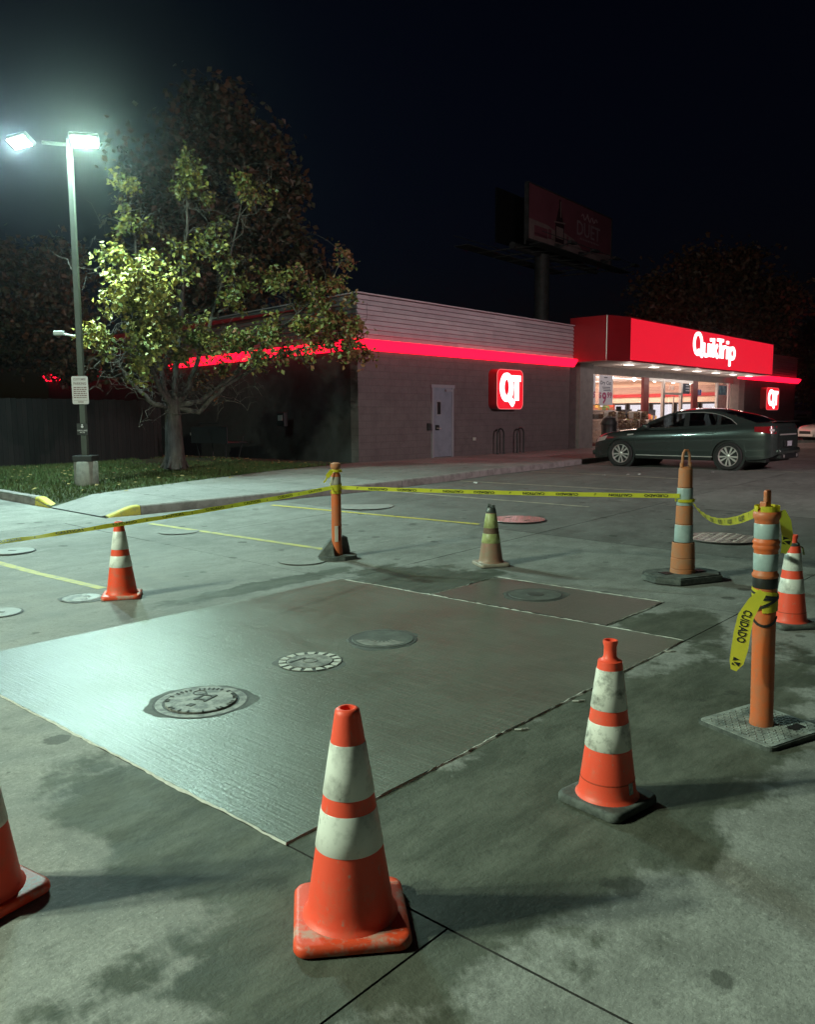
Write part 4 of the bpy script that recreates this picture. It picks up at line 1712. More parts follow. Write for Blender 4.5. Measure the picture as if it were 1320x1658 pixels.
MB().lathe([(.056, .60), (.060, .615), (.052, .65), (.046, .668), (.03, .672)], 24, cap=False).build('tape_wrap', m_tar, k4, smooth=True)
rg = MB()
rnd = random.Random(9)
for k in range(9):
    a_ = 2 * PI * k / 9
    rg.box(-.012, .012, -.004, .004, .655, .655 + rnd.uniform(.02, .06), mtx=Matrix.Rotation(a_, 4, 'Z') @ Matrix.Translation((.036, 0, 0)))
rg.build('torn_edge', m_rub, k4)
c5 = G(1279, 1012)
k5 = traffic_cone((c5.x, c5.y, 0), .1, 'pinkish orange cone with taped neck and thick black foot behind the near post', body=m_or1, col=m_col, foot=m_rub,
                  zs=(.277, .393, .459, .60), H_=.742, style='neck', rbase=.128, half=.17)
MB().lathe([(.049, .602), (.050, .61), (.046, .672), (.038, .68)], 24, cap=False).build('tape_wrap', m_tar, k5, smooth=True)
b = MB()
b.ribbon([Vector((.045, -.01, .66)), Vector((.075, -.02, .64)), Vector((.09, -.02, .58))], [Vector((.045, .012, .655)), Vector((.072, .0, .632)), Vector((.078, -.01, .58))])
b.ribbon([Vector((-.045, -.02, .66)), Vector((-.09, -.03, .65)), Vector((-.13, -.03, .60))], [Vector((-.045, -.02, .645)), Vector((-.088, -.03, .635)), Vector((-.118, -.03, .595))])
b.build('loose_tape_end', m_lime, k5)
c6 = Vector((-1.545, 2.74, 0))
traffic_cone((c6.x, c6.y, 0), math.radians(-32), 'orange cone with worn orange foot half cut by the left picture edge', rbase=.148, half=.185)

for m_, c_ in ((m_or1, (.42, .30, .24)), (m_or2, (.34, .26, .2)), (m_orb, (.5, .42, .36)), (m_dirty, (.2, .14, .1)), (m_col, (.22, .22, .2)), (m_lime, (.12, .13, .06))):
    add_scuffs(m_, c_)
# ------------------------------------------------------------------ posts
m_post = mat('post orange', (.62, .12, .03), .5, c2=(.44, .15, .07), ns=7, lo=.42, hi=.66, bump=.2, bs=50)
m_postb = mat('weathered post orange', (.50, .16, .06), .6, c2=(.38, .19, .11), ns=7, lo=.4, hi=.66, bump=.2, bs=50)
m_blue = mat('grey blue reflective band', (.36, .44, .44), .35, c2=(.28, .36, .36), ns=9)
m_ytape = mat('yellow caution film', (.78, .70, .06), .3, c2=(.66, .60, .06), ns=6)
t_ = NT(m_ytape)
tl_ = t_.n('ShaderNodeBsdfTranslucent')
tl_.inputs[0].default_value = (.78, .70, .06, 1)
ms_ = t_.n('ShaderNodeMixShader')
ms_.inputs[0].default_value = .45
t_.l(m_ytape.node_tree.nodes['Principled BSDF'].outputs[0], ms_.inputs[1])
t_.l(tl_.outputs[0], ms_.inputs[2])
t_.l(ms_.outputs[0], m_ytape.node_tree.nodes['Material Output'].inputs[0])
m_tape_ink = mat('tape black print', (.012, .012, .012), .5)

for m_, c_ in ((m_post, (.30, .16, .10)), (m_postb, (.26, .17, .12)), (m_blue, (.16, .2, .2))):
    add_scuffs(m_, c_, 30, .56, .66, .75)
# slim post, folded rubber base
d1 = G(546, 904)
o1 = empty('delineator_post', (d1.x, d1.y, gz(d1.y)), .2, 'slim orange post on a folded grey rubber base with tape wrapped round its top', 'delineator post', 'orange delineator posts holding the tape')
b = MB().lathe([(.068, .03), (.068, .10), (.062, .13), (.060, .22)], 28, cap=False)
b.lathe([(.060, .40), (.058, .95), (.056, 1.0), (.050, 1.03), (.024, 1.04), (.02, 1.045)], 28, cap=False)
# slotted foot section: two walls left of a through slot
for s0, s1 in ((-1.15, .95), (2.0, 4.1)):
    pts = [(math.cos(s0 + (s1 - s0) * k / 10), math.sin(s0 + (s1 - s0) * k / 10)) for k in range(11)]
    mtx = Matrix.Rotation(-PI / 2 + .25 - (0), 4, 'Z') @ Matrix.Rotation(PI / 2, 4, 'Z')
    b.ribbon([mtx @ Vector((.060 * p[0], .060 * p[1], .219)) for p in pts], [mtx @ Vector((.060 * p[0], .060 * p[1], .401)) for p in pts])
b.build('tube', m_post, o1, smooth=True, angle=50)
MB().box(-.03, .012, -.064, -.056, .21, .40, bev=.004).build('slot', mat('pale slot', (.6, .52, .46), .6), o1)
b = MB().lathe([(.022, 1.04), (.026, 1.06), (.055, 1.085), (.064, 1.11), (.060, 1.14), (.03, 1.155), (.001, 1.157)], 24, cap=False)
b.build('knob', m_postb, o1, smooth=True)
MB().lathe([(.0605, .885), (.062, .89), (.061, .98), (.0585, .985)], 28, cap=False).build('band', mat('dull band', (.38, .34, .29), .5, c2=(.28, .22, .17), ns=12), o1, smooth=True)
b = MB()
pts = []
for k in range(10):
    a_ = 2 * PI * k / 10
    q = 1 + .07 * math.sin(k * 2.3)
    pts.append((.24 * q * math.cos(a_), .20 * q * math.sin(a_)))
b.prism(pts, .0, .045)
b.build('base_plate', m_rub, o1)
b = MB()
fl = [Vector((-.245, -.10, .04)), Vector((-.05, -.155, .05)), Vector((-.055, .02, .24)), Vector((-.14, .02, .18))]
th = Vector((.02, .05, .02))
b.add(fl + [p + th for p in fl], [(0, 1, 2, 3), (7, 6, 5, 4), (0, 4, 5, 1), (1, 5, 6, 2), (2, 6, 7, 3), (3, 7, 4, 0)])
fl = [Vector((.05, .06, .04)), Vector((.16, .10, .04)), Vector((.13, .12, .21)), Vector((.07, .10, .24))]
b.add(fl + [p + th for p in fl], [(0, 1, 2, 3), (7, 6, 5, 4), (0, 4, 5, 1), (1, 5, 6, 2), (2, 6, 7, 3), (3, 7, 4, 0)])
b.build('folded_flap', m_rub, o1)

# stout stepped post
d2 = G(1105, 938)
o2 = empty('delineator_post', (d2.x, d2.y, gz(d2.y)), .35, 'stout stepped orange post with a loop handle on a wide black rubber base', 'delineator post', 'orange delineator posts holding the tape')
secs = [(.04, .12, .128, .125), (.12, .235, .124, .120), (.235, .395, .119, .113), (.395, .585, .094, .090), (.585, .775, .087, .083), (.775, .965, .080, .077), (.965, 1.16, .073, .069)]
b = MB()
for z0, z1, ra, rb in secs:
    b.lathe([(ra - .004, z0 + .001), (ra, z0 + .006), (rb, z1 - .006), (rb - .005, z1)], 32, cap=False)
b.lathe([(.064, 1.16), (.05, 1.175), (.03, 1.18), (.001, 1.18)], 32, cap=False)
b.build('tube', m_postb, o2, smooth=True, angle=35)
for (z0, z1, ra, rb) in ((.400, .580, .0955, .0915), (.780, .960, .0815, .0785)):
    MB().lathe([(ra - .001, z0), (ra, z0 + .003), (rb, z1 - .003), (rb - .001, z1)], 32, cap=False).build('band', m_blue, o2, smooth=True, angle=40)
b = MB()
hp = [(-.042, 0, 1.165), (-.042, 0, 1.28), (-.034, 0, 1.32), (-.016, 0, 1.345), (.016, 0, 1.345), (.034, 0, 1.32), (.042, 0, 1.28), (.042, 0, 1.165)]
b.tube(hp, .0135, 8)
b.tube([(-.05, 0, 1.17), (-.05, 0, 1.22)], .02, 8).tube([(.05, 0, 1.17), (.05, 0, 1.22)], .02, 8)
b.build('handle', m_postb, o2, smooth=True)
b = MB()
hexp = [(-.42, -.11), (-.26, -.30), (.28, -.27), (.42, -.08), (.40, .10), (.24, .28), (-.28, .28), (-.42, .12)]
b.prism(hexp, .012, .065)
b.prism([(p[0] * .93, p[1] * .93) for p in hexp], .065, .078)
for sx in (-1, 1):
    b.box(sx * .28 - .05, sx * .28 + .05, -.2, .2, 0, .012)
b.build('rubber_base', m_rub, o2)
MB().box(.15, .26, -.06, .06, .0781, .084).box(-.26, -.15, -.06, .06, .0781, .084).build('hand_recess', m_black, o2)

# near post with rings, straps and hanging tape
d3 = G(1233, 1180)
o3 = empty('delineator_post', (d3.x, d3.y, gz(d3.y)), .5, 'tall near orange post with ringed top, black straps and diamond patterned base', 'delineator post', 'orange delineator posts holding the tape')
o3.rotation_euler = (0, -.026, .5)
b = MB()
pr = [(.062, .030), (.063, .045), (.060, .06), (.060, .075), (.0585, .08), (.0585, .755), (.0585, .80), (.060, .84), (.067, .852), (.067, .862), (.060, .872), (.060, .99), (.064, .998), (.068, 1.008),
      (.064, 1.018), (.064, 1.024), (.069, 1.034), (.064, 1.044), (.060, 1.05), (.060, 1.15), (.065, 1.158), (.069, 1.17), (.069, 1.185), (.064, 1.197), (.05, 1.205), (.001, 1.206)]
b.lathe(pr, 40, cap=False)
b.build('tube', m_post, o3, smooth=True, angle=60)
for z0, z1 in ((.885, .975), (1.055, 1.135)):
    MB().lathe([(.0605, z0), (.0622, z0 + .003), (.0622, z1 - .003), (.0605, z1)], 40, cap=False).build('band', m_blue, o3, smooth=True, angle=40)
b = MB()
b.box(-.021, .021, -.012, .012, 1.2, 1.31, bev=.01)
b.box(-.036, -.014, -.02, .02, 1.2, 1.25, bev=.006)
b.box(-.03, .03, -.02, .02, 1.2, 1.225, bev=.006)
b.build('handle', m_post, o3)
MB().lathe([(.061, .79), (.0625, .795), (.063, .845), (.0615, .85)], 40, cap=False).build('black_collar', m_black, o3, smooth=True)
b = MB()
sq = rrect(-.235, .235, -.235, .235, .03, 4)
b.prism(sq, .0, .026)
b.build('base_plate', m_rub, o3)
m_tread = mat('dusty patterned base', (.13, .145, .14), .6, c2=(.34, .36, .34), ns=9, lo=.40, hi=.62, bump=.4, bs=70)
MB().prism([(p[0] * .97, p[1] * .97) for p in sq], .0262, .032).build('base_top', m_tread, o3)
b = MB()
for i in range(-9, 10):
    for j in range(-9, 10):
        x, y = i * .0245, j * .0245
        if max(abs(x), abs(y)) > .215 or math.hypot(x, y) < .075 or (.05 < x < .16 and -.17 < y < -.10):
            continue
        b.box(-.010, .010, -.0028, .0028, .0318, .0355, mtx=Matrix.Translation((x, y, 0)) @ Matrix.Rotation(PI / 4 if (i + j) % 2 else -PI / 4, 4, 'Z'))
b.build('tread', m_tread, o3)
MB().box(.055, .155, -.165, -.105, .0321, .034).build('pull_slot', m_black, o3)


def strap(pts, wid, name, m, parent, facing=None, thick=.003):
    """flat strap along points on or near a tube (local coordinates)"""
    b = MB()
    P = [Vector(p) for p in pts]
    n_ = len(P)
    L, R_, L2, R2 = [], [], [], []
    for i, p in enumerate(P):
        t = (P[min(i + 1, n_ - 1)] - P[max(i - 1, 0)]).normalized()
        nrm = Vector((p.x, p.y, 0)).normalized() if facing is None else Vector(facing).normalized()
        s = t.cross(nrm).normalized() * wid / 2
        L.append(p + s)
        R_.append(p - s)
        L2.append(p + s + nrm * thick)
        R2.append(p - s + nrm * thick)
    b.ribbon(L2, R2)
    b.ribbon(R_, L)
    b.ribbon(L, L2)
    b.ribbon(R2, R_)
    return b.build(name, m, parent)


def around(r, z0, z1, a0, a1, n=26):
    return [(r * math.cos(a0 + (a1 - a0) * k / n), r * math.sin(a0 + (a1 - a0) * k / n), z0 + (z1 - z0) * k / n) for k in range(n + 1)]


f0 = -PI / 2 - .5 + (math.atan2(d3.x, d3.y) * -1) * -1        # angle of the side facing the camera
fa = math.atan2(-d3.y, -d3.x) - .5
strap(around(.0640, .770, .735, fa - 1.5, fa + 1.7), .013, 'strap', m_black, o3)
strap(around(.0660, .655, .752, fa - 1.3, fa + 1.5), .015, 'strap', m_black, o3)
strap(around(.0665, .735, .74, fa - 1.7, fa + 1.7), .014, 'strap', m_black, o3)
strap([(.061 * math.cos(fa - 1.4 + k * .28), .061 * math.sin(fa - 1.4 + k * .28), .635 - .045 * math.sin(PI * k / 10)) for k in range(11)], .014, 'strap', m_black, o3)


# ------------------------------------------------------------------ caution tape
def tape(path, wid, label, tilt=0.0, flip=False, start=0.0, words=('CAUTION', 'CUIDADO'), twist=None, name='caution_tape', pitch=.44, twl=.26):
    """ribbon along a smooth 3D path with printed words; width vector vertical, leaning by tilt"""
    P = [Vector(p) for p in path]
    Ls = [0]
    for a_, c_ in zip(P[:-1], P[1:]):
        Ls.append(Ls[-1] + (c_ - a_).length)
    tot = Ls[-1]

    def at(s):
        s = min(max(s, 0), tot)
        for i in range(len(P) - 1):
            if s <= Ls[i + 1] + 1e-9:
                k = (s - Ls[i]) / max(Ls[i + 1] - Ls[i], 1e-9)
                return P[i].lerp(P[i + 1], k), (P[i + 1] - P[i]).normalized()
        return P[-1], (P[-1] - P[-2]).normalized()

    def frame(s):
        p, t = at(s)
        p0_, _ = at(s - .05)
        p1_, _ = at(s + .05)
        t = (p1_ - p0_).normalized()
        hor = t.cross(Vector((0, 0, 1)))
        if hor.length < .3:
            hor = Vector((1, 0, 0)) - t * t.x
        hor.normalize()
        upv = hor.cross(t).normalized()
        tw = tilt if twist is None else twist(s / tot)
        wv = upv * math.cos(tw) + hor * math.sin(tw)
        return p, t, wv, wv.cross(t).normalized()
    b = MB()
    n = max(8, int(tot / .06))
    L, R_ = [], []
    for k in range(n + 1):
        p, t, wv, nn = frame(tot * k / n)
        cup = nn * .004 * math.sin(k * .9)
        L.append(p + wv * wid / 2 + cup)
        R_.append(p - wv * wid / 2)
    b.ribbon(R_, L)
    cen = P[len(P) // 2]
    o = b.build(name, m_ytape, smooth=True, angle=80)
    tag(o, label, 'caution tape', 'yellow caution tapes strung between the posts')
    pb = MB()
    s = start
    k = 0
    while s + twl < tot:
        wd = words[k % len(words)]
        if wd == '*':
            vs, fs = [(0, 0), (.25, 0), (.12, .5), (.2, .55), (.32, .1), (.3, .9), (.1, .95)], [(0, 1, 2), (3, 4, 5)]
            ww = .07
        else:
            vs, fs = text_geo(wd, .03)
            ww = twl
        pv = []
        for (x, y) in vs:
            if flip:
                ss, yy = s + ww * (1 - x), .5 - y
            else:
                ss, yy = s + ww * x, y - .5
            p, t, wv, nn = frame(ss)
            sgn = -1 if nn.dot(CAM - p) < 0 else 1
            pv.append(p + wv * yy * wid * .62 + nn * sgn * .006)
        pb.add(pv, fs)
        s += pitch if wd != '*' else .2
        k += 1
    if pb.v:
        pb.build('lettering', m_tape_ink, o)
    return o


def sagged(p, q, sag, n=28):
    p, q = Vector(p), Vector(q)
    return [p.lerp(q, k / n) - Vector((0, 0, 4 * sag * (k / n) * (1 - k / n))) for k in range(n + 1)]


t1a = atY(541, 789, d1.y - .02)
t1b = atY(-40, 884, 5.7)
tape(sagged(t1b, t1a, .02), .046, 'yellow caution tape running from the left edge to the slim post', flip=False, start=.1, twist=lambda k: -1.15 + .85 * k, words=('CUIDADO', '*', 'CAUTION', '*'), pitch=.36)
t2a = atY(552, 789.5, d1.y - .03)
t2b = atY(1101, 803, d2.y - .06)
tape(sagged(t2a, t2b, .012), .047, 'long straight caution tape from the slim post to the stepped post', flip=True, start=.16, words=('*', 'CAUTION', 'CUIDADO'), pitch=.36, twl=.24, twist=lambda k: .35 - .35 * k)
t3a = atY(1120, 811, d2.y - .06)
t3b = atY(1226, 829, d3.y + .02)
tape(sagged(t3a, t3b, .12), .050, 'short drooping caution tape between the two stout posts', flip=True, start=.1, twist=lambda k: .5 - .5 * k, words=('*', 'CAUTION'), pitch=.34, twl=.22)
# wrap and tail at the slim post
strap(around(.066, .85, .885, -2.6, 3.4), .07, 'tape_wrap', m_ytape, o1)
strap(around(.064, .80, .80, -2.6, 3.4), .03, 'tape_wrap', m_ytape, o1)
strap(around(.070, 1.06, 1.05, -2.9, 2.9), .03, 'tape_wrap', m_ytape, o1)
strap([(-.05, -.06, 1.06), (-.09, -.08, 1.02), (-.11, -.085, .99)], .05, 'tape_tail', m_ytape, o1, facing=(0, -1, 0))
strap([(-.11, -.085, .99), (-.13, -.087, .95), (-.155, -.088, .925)], .018, 'tape_tail', m_ytape, o1, facing=(0, -1, 0))
strap(around(.095, .83, .835, -3, 3), .03, 'tape_wrap', m_ytape, o2)
# wrap on the near post, tails
strap(around(.0630, .755, .725, fa - 1.6, fa + 1.6), .075, 'tape_wrap', m_ytape, o3)
strap(around(.0625, .69, .70, fa - .2, fa + 1.6), .06, 'tape_wrap', m_ytape, o3)
strap(around(.060, 1.213, 1.213, -3, 3), .03, 'tape_wrap', m_ytape, o3)
# tail behind: hangs on the right side of the post from its top
pa = Vector((d3.x, d3.y, 0))
rgt = Vector((d3.y, -d3.x, 0)).normalized()
tail = [pa + rgt * .05 + Vector((0, 0, 1.20)), pa + rgt * .085 + Vector((0, .03, 1.14)), pa + rgt * .105 + Vector((0, .05, 1.07)), pa + rgt * .108 + Vector((0, .06, 1.02)), pa + rgt * .095 + Vector((0, .06, .965))]


def hang(path, wid, label, ww, words=(), wscale=1.0):
    b = MB()
    P = [Vector(p) for p in path]
    n_ = len(P)
    view = (CAM - P[0])
    view.z = 0
    view.normalize()
    L, R_ = [], []
    S = []
    for i, p in enumerate(P):
        t = (P[min(i + 1, n_ - 1)] - P[max(i - 1, 0)]).normalized()
        s = t.cross(view).normalized()
        S.append((t, s))
        L.append(p + s * wid * ww[i] / 2)
        R_.append(p - s * wid * ww[i] / 2)
    b.ribbon(L, R_)
    o = b.build('caution_tape', m_ytape, smooth=True, angle=80)
    tag(o, label, 'caution tape', 'yellow caution tapes strung between the posts')
    Ls = [0]
    for a_, c_ in zip(P[:-1], P[1:]):
        Ls.append(Ls[-1] + (c_ - a_).length)
    tot = Ls[-1]
    pb = MB()
    for (wd, s0, s1, hgt, off) in words:
        vs, fs = text_geo(wd, .03) if wd != '*' else ([(0, 0), (.5, 0), (.2, .8), (.6, .1), (1, .9), (.5, 1), (.7, .0), (1, .0), (1, .5)], [(0, 1, 2), (3, 4, 5), (6, 7, 8)])
        pv = []
        for x, y in vs:
            s = (s0 + (s1 - s0) * x) * tot
            i = 0
            while i < n_ - 2 and s > Ls[i + 1]:
                i += 1
            k = (s - Ls[i]) / (Ls[i + 1] - Ls[i])
            p = P[i].lerp(P[i + 1], k)
            sd = S[i][1].lerp(S[i + 1][1], k)
            pv.append(p + sd * (-(y - .5) * hgt + off) + view * .004)
        pb.add(pv, fs)
    if pb.v:
        pb.build('lettering', m_tape_ink, o)
    return o


hang(tail, .055, 'short caution tape tail hanging behind the near post beside the taped neck cone', (.7, 1, 1, .9, .5), (('*', .62, .80, .04, 0),))
p_ = [atY(x, y, d3.y - .125) for x, y in ((1236, 958), (1222, 975), (1208, 998), (1202, 1025), (1198, 1050), (1193, 1072), (1188, 1085))]
hang(p_, .082, 'loose end of caution tape hanging down the left side of the near post', (.5, .8, .95, 1, 1, .85, .35), (('CUIDADO', .27, .66, .045, .0), ('*', .84, .94, .04, 0)))

# ------------------------------------------------------------------ cars
def cubic(pts, x):
    xs = [p[0] for p in pts]
    if x <= xs[0]:
        return pts[0][1]
    if x >= xs[-1]:
        return pts[-1][1]
    for i in range(len(pts) - 1):
        if xs[i] <= x <= xs[i + 1]:
            t = (x - xs[i]) / (xs[i + 1] - xs[i])
            p0_ = pts[max(i - 1, 0)]
            p3_ = pts[min(i + 2, len(pts) - 1)]
            d1_ = (pts[i + 1][1] - p0_[1]) / max(pts[i + 1][0] - p0_[0], 1e-6) * (xs[i + 1] - xs[i])
            d2_ = (p3_[1] - pts[i][1]) / max(p3_[0] - pts[i][0], 1e-6) * (xs[i + 1] - xs[i])
            a_, c_ = pts[i][1], pts[i + 1][1]
            return (2 * t ** 3 - 3 * t * t + 1) * a_ + (t ** 3 - 2 * t * t + t) * d1_ + (-2 * t ** 3 + 3 * t * t) * c_ + (t ** 3 - t * t) * d2_


TOP = [(-2.52, .98), (-2.47, 1.10), (-2.40, 1.165), (-2.3, 1.17), (-1.9, 1.145), (-1.2, 1.09), (0, 1.03), (.95, .985), (1.5, .95), (2.0, .88), (2.25, .80), (2.40, .70), (2.47, .60)]
WID = [(-2.52, .72), (-2.46, .83), (-2.3, .915), (-1.8, .955), (-.8, .965), (.6, .965), (1.3, .955), (1.8, .925), (2.15, .84), (2.35, .70), (2.47, .52)]
BOT = [(-2.52, .40), (-2.4, .33), (-2.0, .27), (-1.0, .235), (1.0, .235), (1.9, .235), (2.3, .24), (2.47, .30)]
PROF = [(0, .955), (.06, .985), (.16, .988), (.30, .985), (.45, .993), (.60, 1.0), (.72, .996), (.84, .972), (.93, .93), (.98, .88), (1.0, .83)]
XF, XR, WR, ARCH = 1.45, -1.45, .345, .405


def side_y(x, z):
    zt = cubic(TOP, x)
    t = min(max((z - .235) / (zt - .235), 0), 1)
    return cubic(WID, x) * cubic(PROF, t)


def make_car(label, cat, paint, group=None, name='parked_car', lit=True):
    o = empty(name, (0, 0, 0), 0, label, cat, group)
    xs = []
    x = -2.52
    while x < 2.4701:
        xs.append(x)
        x += .03 if (abs(x - XF) < .5 or abs(x - XR) < .5) else .06
    xs.append(2.47)
    NZ = 18
    b = MB()
    secs = []
    for x in xs:
        zb = cubic(BOT, x)
        for xa in (XF, XR):
            if abs(x - xa) < ARCH:
                zb = max(zb, WR + math.sqrt(ARCH ** 2 - (x - xa) ** 2) * .98)
        zt = cubic(TOP, x)
        row = []
        for k in range(NZ + 1):
            z = zb + (zt - zb) * k / NZ
            row.append((side_y(x, z), z))
        y_, z_ = row[-1]
        for f, dz in ((.75, .022), (.45, .036), (0, .044)):
            row.append((y_ * f, z_ + dz * min(1, (2.6 - abs(x)) * .9)))
        secs.append(row)
    nr = len(secs[0])
    for s in (1, -1):
        base_ = len(b.v)
        for x, row in zip(xs, secs):
            b.v += [(x, s * y, z) for y, z in row]
        for i in range(len(xs) - 1):
            for k in range(nr - 1):
                q = (base_ + i * nr + k, base_ + (i + 1) * nr + k, base_ + (i + 1) * nr + k + 1, base_ + i * nr + k + 1)
                b.f.append(q if s < 0 else q[::-1])
    for xi in (0, len(xs) - 1):
        row = secs[xi]
        pts = [(xs[xi], y, z) for y, z in row] + [(xs[xi], -y, z) for y, z in row[-2::-1]]
        n0 = len(b.v)
        b.v += pts
        b.f.append(tuple(range(n0, n0 + len(pts))) if xi else tuple(range(n0 + len(pts) - 1, n0 - 1, -1)))
    b.mi = [0] * len(b.f)
    b.build('body', paint, o, smooth=True, angle=42)
    MB().box(-2.3, 2.3, -.80, .80, .22, .5).build('underside', m_black, o)
    for xa in (XF, XR):
        MB().lathe([(ARCH - .006, -.9), (ARCH - .006, .9)], 32, cap=True, mtx=Matrix.Translation((xa, 0, WR)) @ Matrix.Rotation(PI / 2, 4, 'X')).build('wheel_well', m_black, o)

    def sidept(x, z, off=.006, s=1):
        return Vector((x, s * (side_y(x, z) + off), z))

    def patch(pts0, pts1, name_, m_, off=.007, parent=None, s=(1, -1)):
        for sg_ in s:
            bb = MB()
            A_ = [sidept(x, z, off, sg_) for x, z in pts0]
            B_ = [sidept(x, z, off, sg_) for x, z in pts1]
            bb.ribbon(A_, B_) if sg_ < 0 else bb.ribbon(B_, A_)
            A0 = [sidept(x, z, -.01, sg_) for x, z in pts0]
            B0 = [sidept(x, z, -.01, sg_) for x, z in pts1]
            bb.ribbon(A0, A_)
            bb.ribbon(B_, B0)
            bb.quad(A0[0], A_[0], B_[0], B0[0])
            bb.quad(A0[-1], A_[-1], B_[-1], B0[-1])
            bb.build(name_, m_, parent or o, smooth=True, angle=40)

    # greenhouse
    def cab_y(z):
        return .905 - (z - 1.0) * .52
    RT = [(.20, 1.40), (0, 1.455), (-.3, 1.485), (-.7, 1.485), (-1.05, 1.45), (-1.25, 1.40)]
    roofpts = RT
    b = MB()
    ny = 8
    for x, z in roofpts:
        for k in range(ny + 1):
            f = -1 + 2 * k / ny
            b.v.append((x, f * cab_y(z), z + .055 * (1 - f * f)))
    for i in range(len(roofpts) - 1):
        for k in range(ny):
            b.f.append((i * (ny + 1) + k, i * (ny + 1) + k + 1, (i + 1) * (ny + 1) + k + 1, (i + 1) * (ny + 1) + k))
    b.mi = [0] * len(b.f)
    b.build('roof', paint, o, smooth=True, angle=60)
    mg = glass('car glass', (.42, .45, .44), .10)
    mgd = glass('dark car glass', (.10, .10, .10), .12)
    # windshield, rear window
    for (xa, za, xb, zb_, nm, mm) in ((1.02, 1.0, .20, 1.40, 'windshield', mg), (-2.05, 1.165, -1.25, 1.40, 'rear_window', mgd)):
        bb = MB()
        nk, ni = 8, 5
        for i in range(ni + 1):
            t = i / ni
            x, z = xa + (xb - xa) * t, za + (zb_ - za) * t + .035 * math.sin(PI * t)
            for k in range(nk + 1):
                f = -1 + 2 * k / nk
                sgn = 1 if xa > 0 else -1
                bb.v.append((x + sgn * .10 * (1 - f * f) * (1 - t) , f * (cab_y(z) - .01), z + .055 * (1 - f * f) * t + .02 * (1 - t) * (1 - f * f)))
        for i in range(ni):
            for k in range(nk):
                bb.f.append((i * (nk + 1) + k, i * (nk + 1) + k + 1, (i + 1) * (nk + 1) + k + 1, (i + 1) * (nk + 1) + k))
        bb.mi = [0] * len(bb.f)
        bb.build(nm, mm, o, smooth=True, angle=60)

    def cabpoly(poly, off, th, name_, m_, parent=None):
        out = []
        for s in (1, -1):
            bb = MB()
            P0 = [Vector((x, s * (cab_y(z) + off), z)) for x, z in poly]
            P1 = [Vector((x, s * (cab_y(z) + off - th), z)) for x, z in poly]
            n = len(poly)
            bb.add(P0 + P1, [tuple(range(n)), tuple(range(2 * n - 1, n - 1, -1))] + [(i, (i + 1) % n, n + (i + 1) % n, n + i) for i in range(n)])
            out.append(bb.build(name_, m_, parent or o))
        return out
    arc = [(1.02, 1.0), (.62, 1.22), (.20, 1.40), (0, 1.455), (-.3, 1.485), (-.7, 1.485), (-1.05, 1.45), (-1.25, 1.40), (-1.62, 1.30), (-2.05, 1.165)]
    inn_ = [(.86, 1.02), (.52, 1.21), (.16, 1.36), (-.02, 1.405), (-.3, 1.43), (-.7, 1.43), (-1.0, 1.395), (-1.2, 1.345), (-1.42, 1.26), (-1.60, 1.13)]
    for i in range(len(arc) - 1):
        cabpoly([arc[i], arc[i + 1], inn_[i + 1], inn_[i]], .0, .03, 'roof_rail', paint)
    cabpoly([(1.02, 1.0), (.86, 1.02), (-1.60, 1.13), (-2.05, 1.165), (-2.0, 1.06), (1.0, .955)], -.004, .03, 'belt_panel', paint)
    for i in range(len(inn_) - 1):                       # bright moulding round the side glass
        a_, c_ = inn_[i], inn_[i + 1]
        if i >= 3:
            cabpoly([a_, c_, (c_[0], c_[1] - .014), (a_[0], a_[1] - .014)], .004, .006, 'window_moulding', m_alu)
    cabpoly([(-.22, 1.425), (-.34, 1.425), (-.40, 1.08), (-.26, 1.075)], .002, .03, 'door_pillar', m_black)
    cabpoly([(-1.10, 1.37), (-1.15, 1.36), (-1.20, 1.115), (-1.13, 1.11)], .002, .02, 'door_pillar', m_black)
    cabpoly([(.86, 1.02), (.52, 1.21), (.16, 1.36), (-.02, 1.405), (-.22, 1.425), (-.26, 1.075)], -.008, .004, 'side_window', mg)
    cabpoly([(-.34, 1.43), (-.7, 1.43), (-1.0, 1.395), (-1.10, 1.37), (-1.13, 1.11), (-.40, 1.08)], -.008, .004, 'side_window', mg)
    cabpoly([(-1.15, 1.36), (-1.2, 1.345), (-1.42, 1.26), (-1.60, 1.13), (-1.20, 1.115)], -.008, .004, 'quarter_window', mg)
    # seats, wheel
    for sx in (.30, -.75):
        for sy in ((-.38, .38)):
            bb = MB()
            bb.box(sx - .25, sx + .28, sy - .25, sy + .25, .5, .68, bev=.05)
            bb.box(-.09, .09, sy - .24, sy + .24, .0, .62, bev=.05, mtx=Matrix.Translation((sx - .30, 0, .62)) @ Matrix.Rotation(-.2, 4, 'Y'))
            bb.box(-.05, .05, sy - .13, sy + .13, .62, .80, bev=.04, mtx=Matrix.Translation((sx - .32, 0, .62)) @ Matrix.Rotation(-.2, 4, 'Y'))
            bb.build('seat', mat('car seat cloth', (.10, .09, .09), .8), o)
    MB().box(.75, 1.2, -.8, .8, .75, .96, bev=.05).build('dashboard', m_black, o)
    MB().tube([(.60 + .06 * math.sin(2 * PI * k / 16), .38 + .18 * math.cos(2 * PI * k / 16), .93 + .17 * math.sin(2 * PI * k / 16)) for k in range(17)], .016, 6).build('steering_wheel', m_black, o)
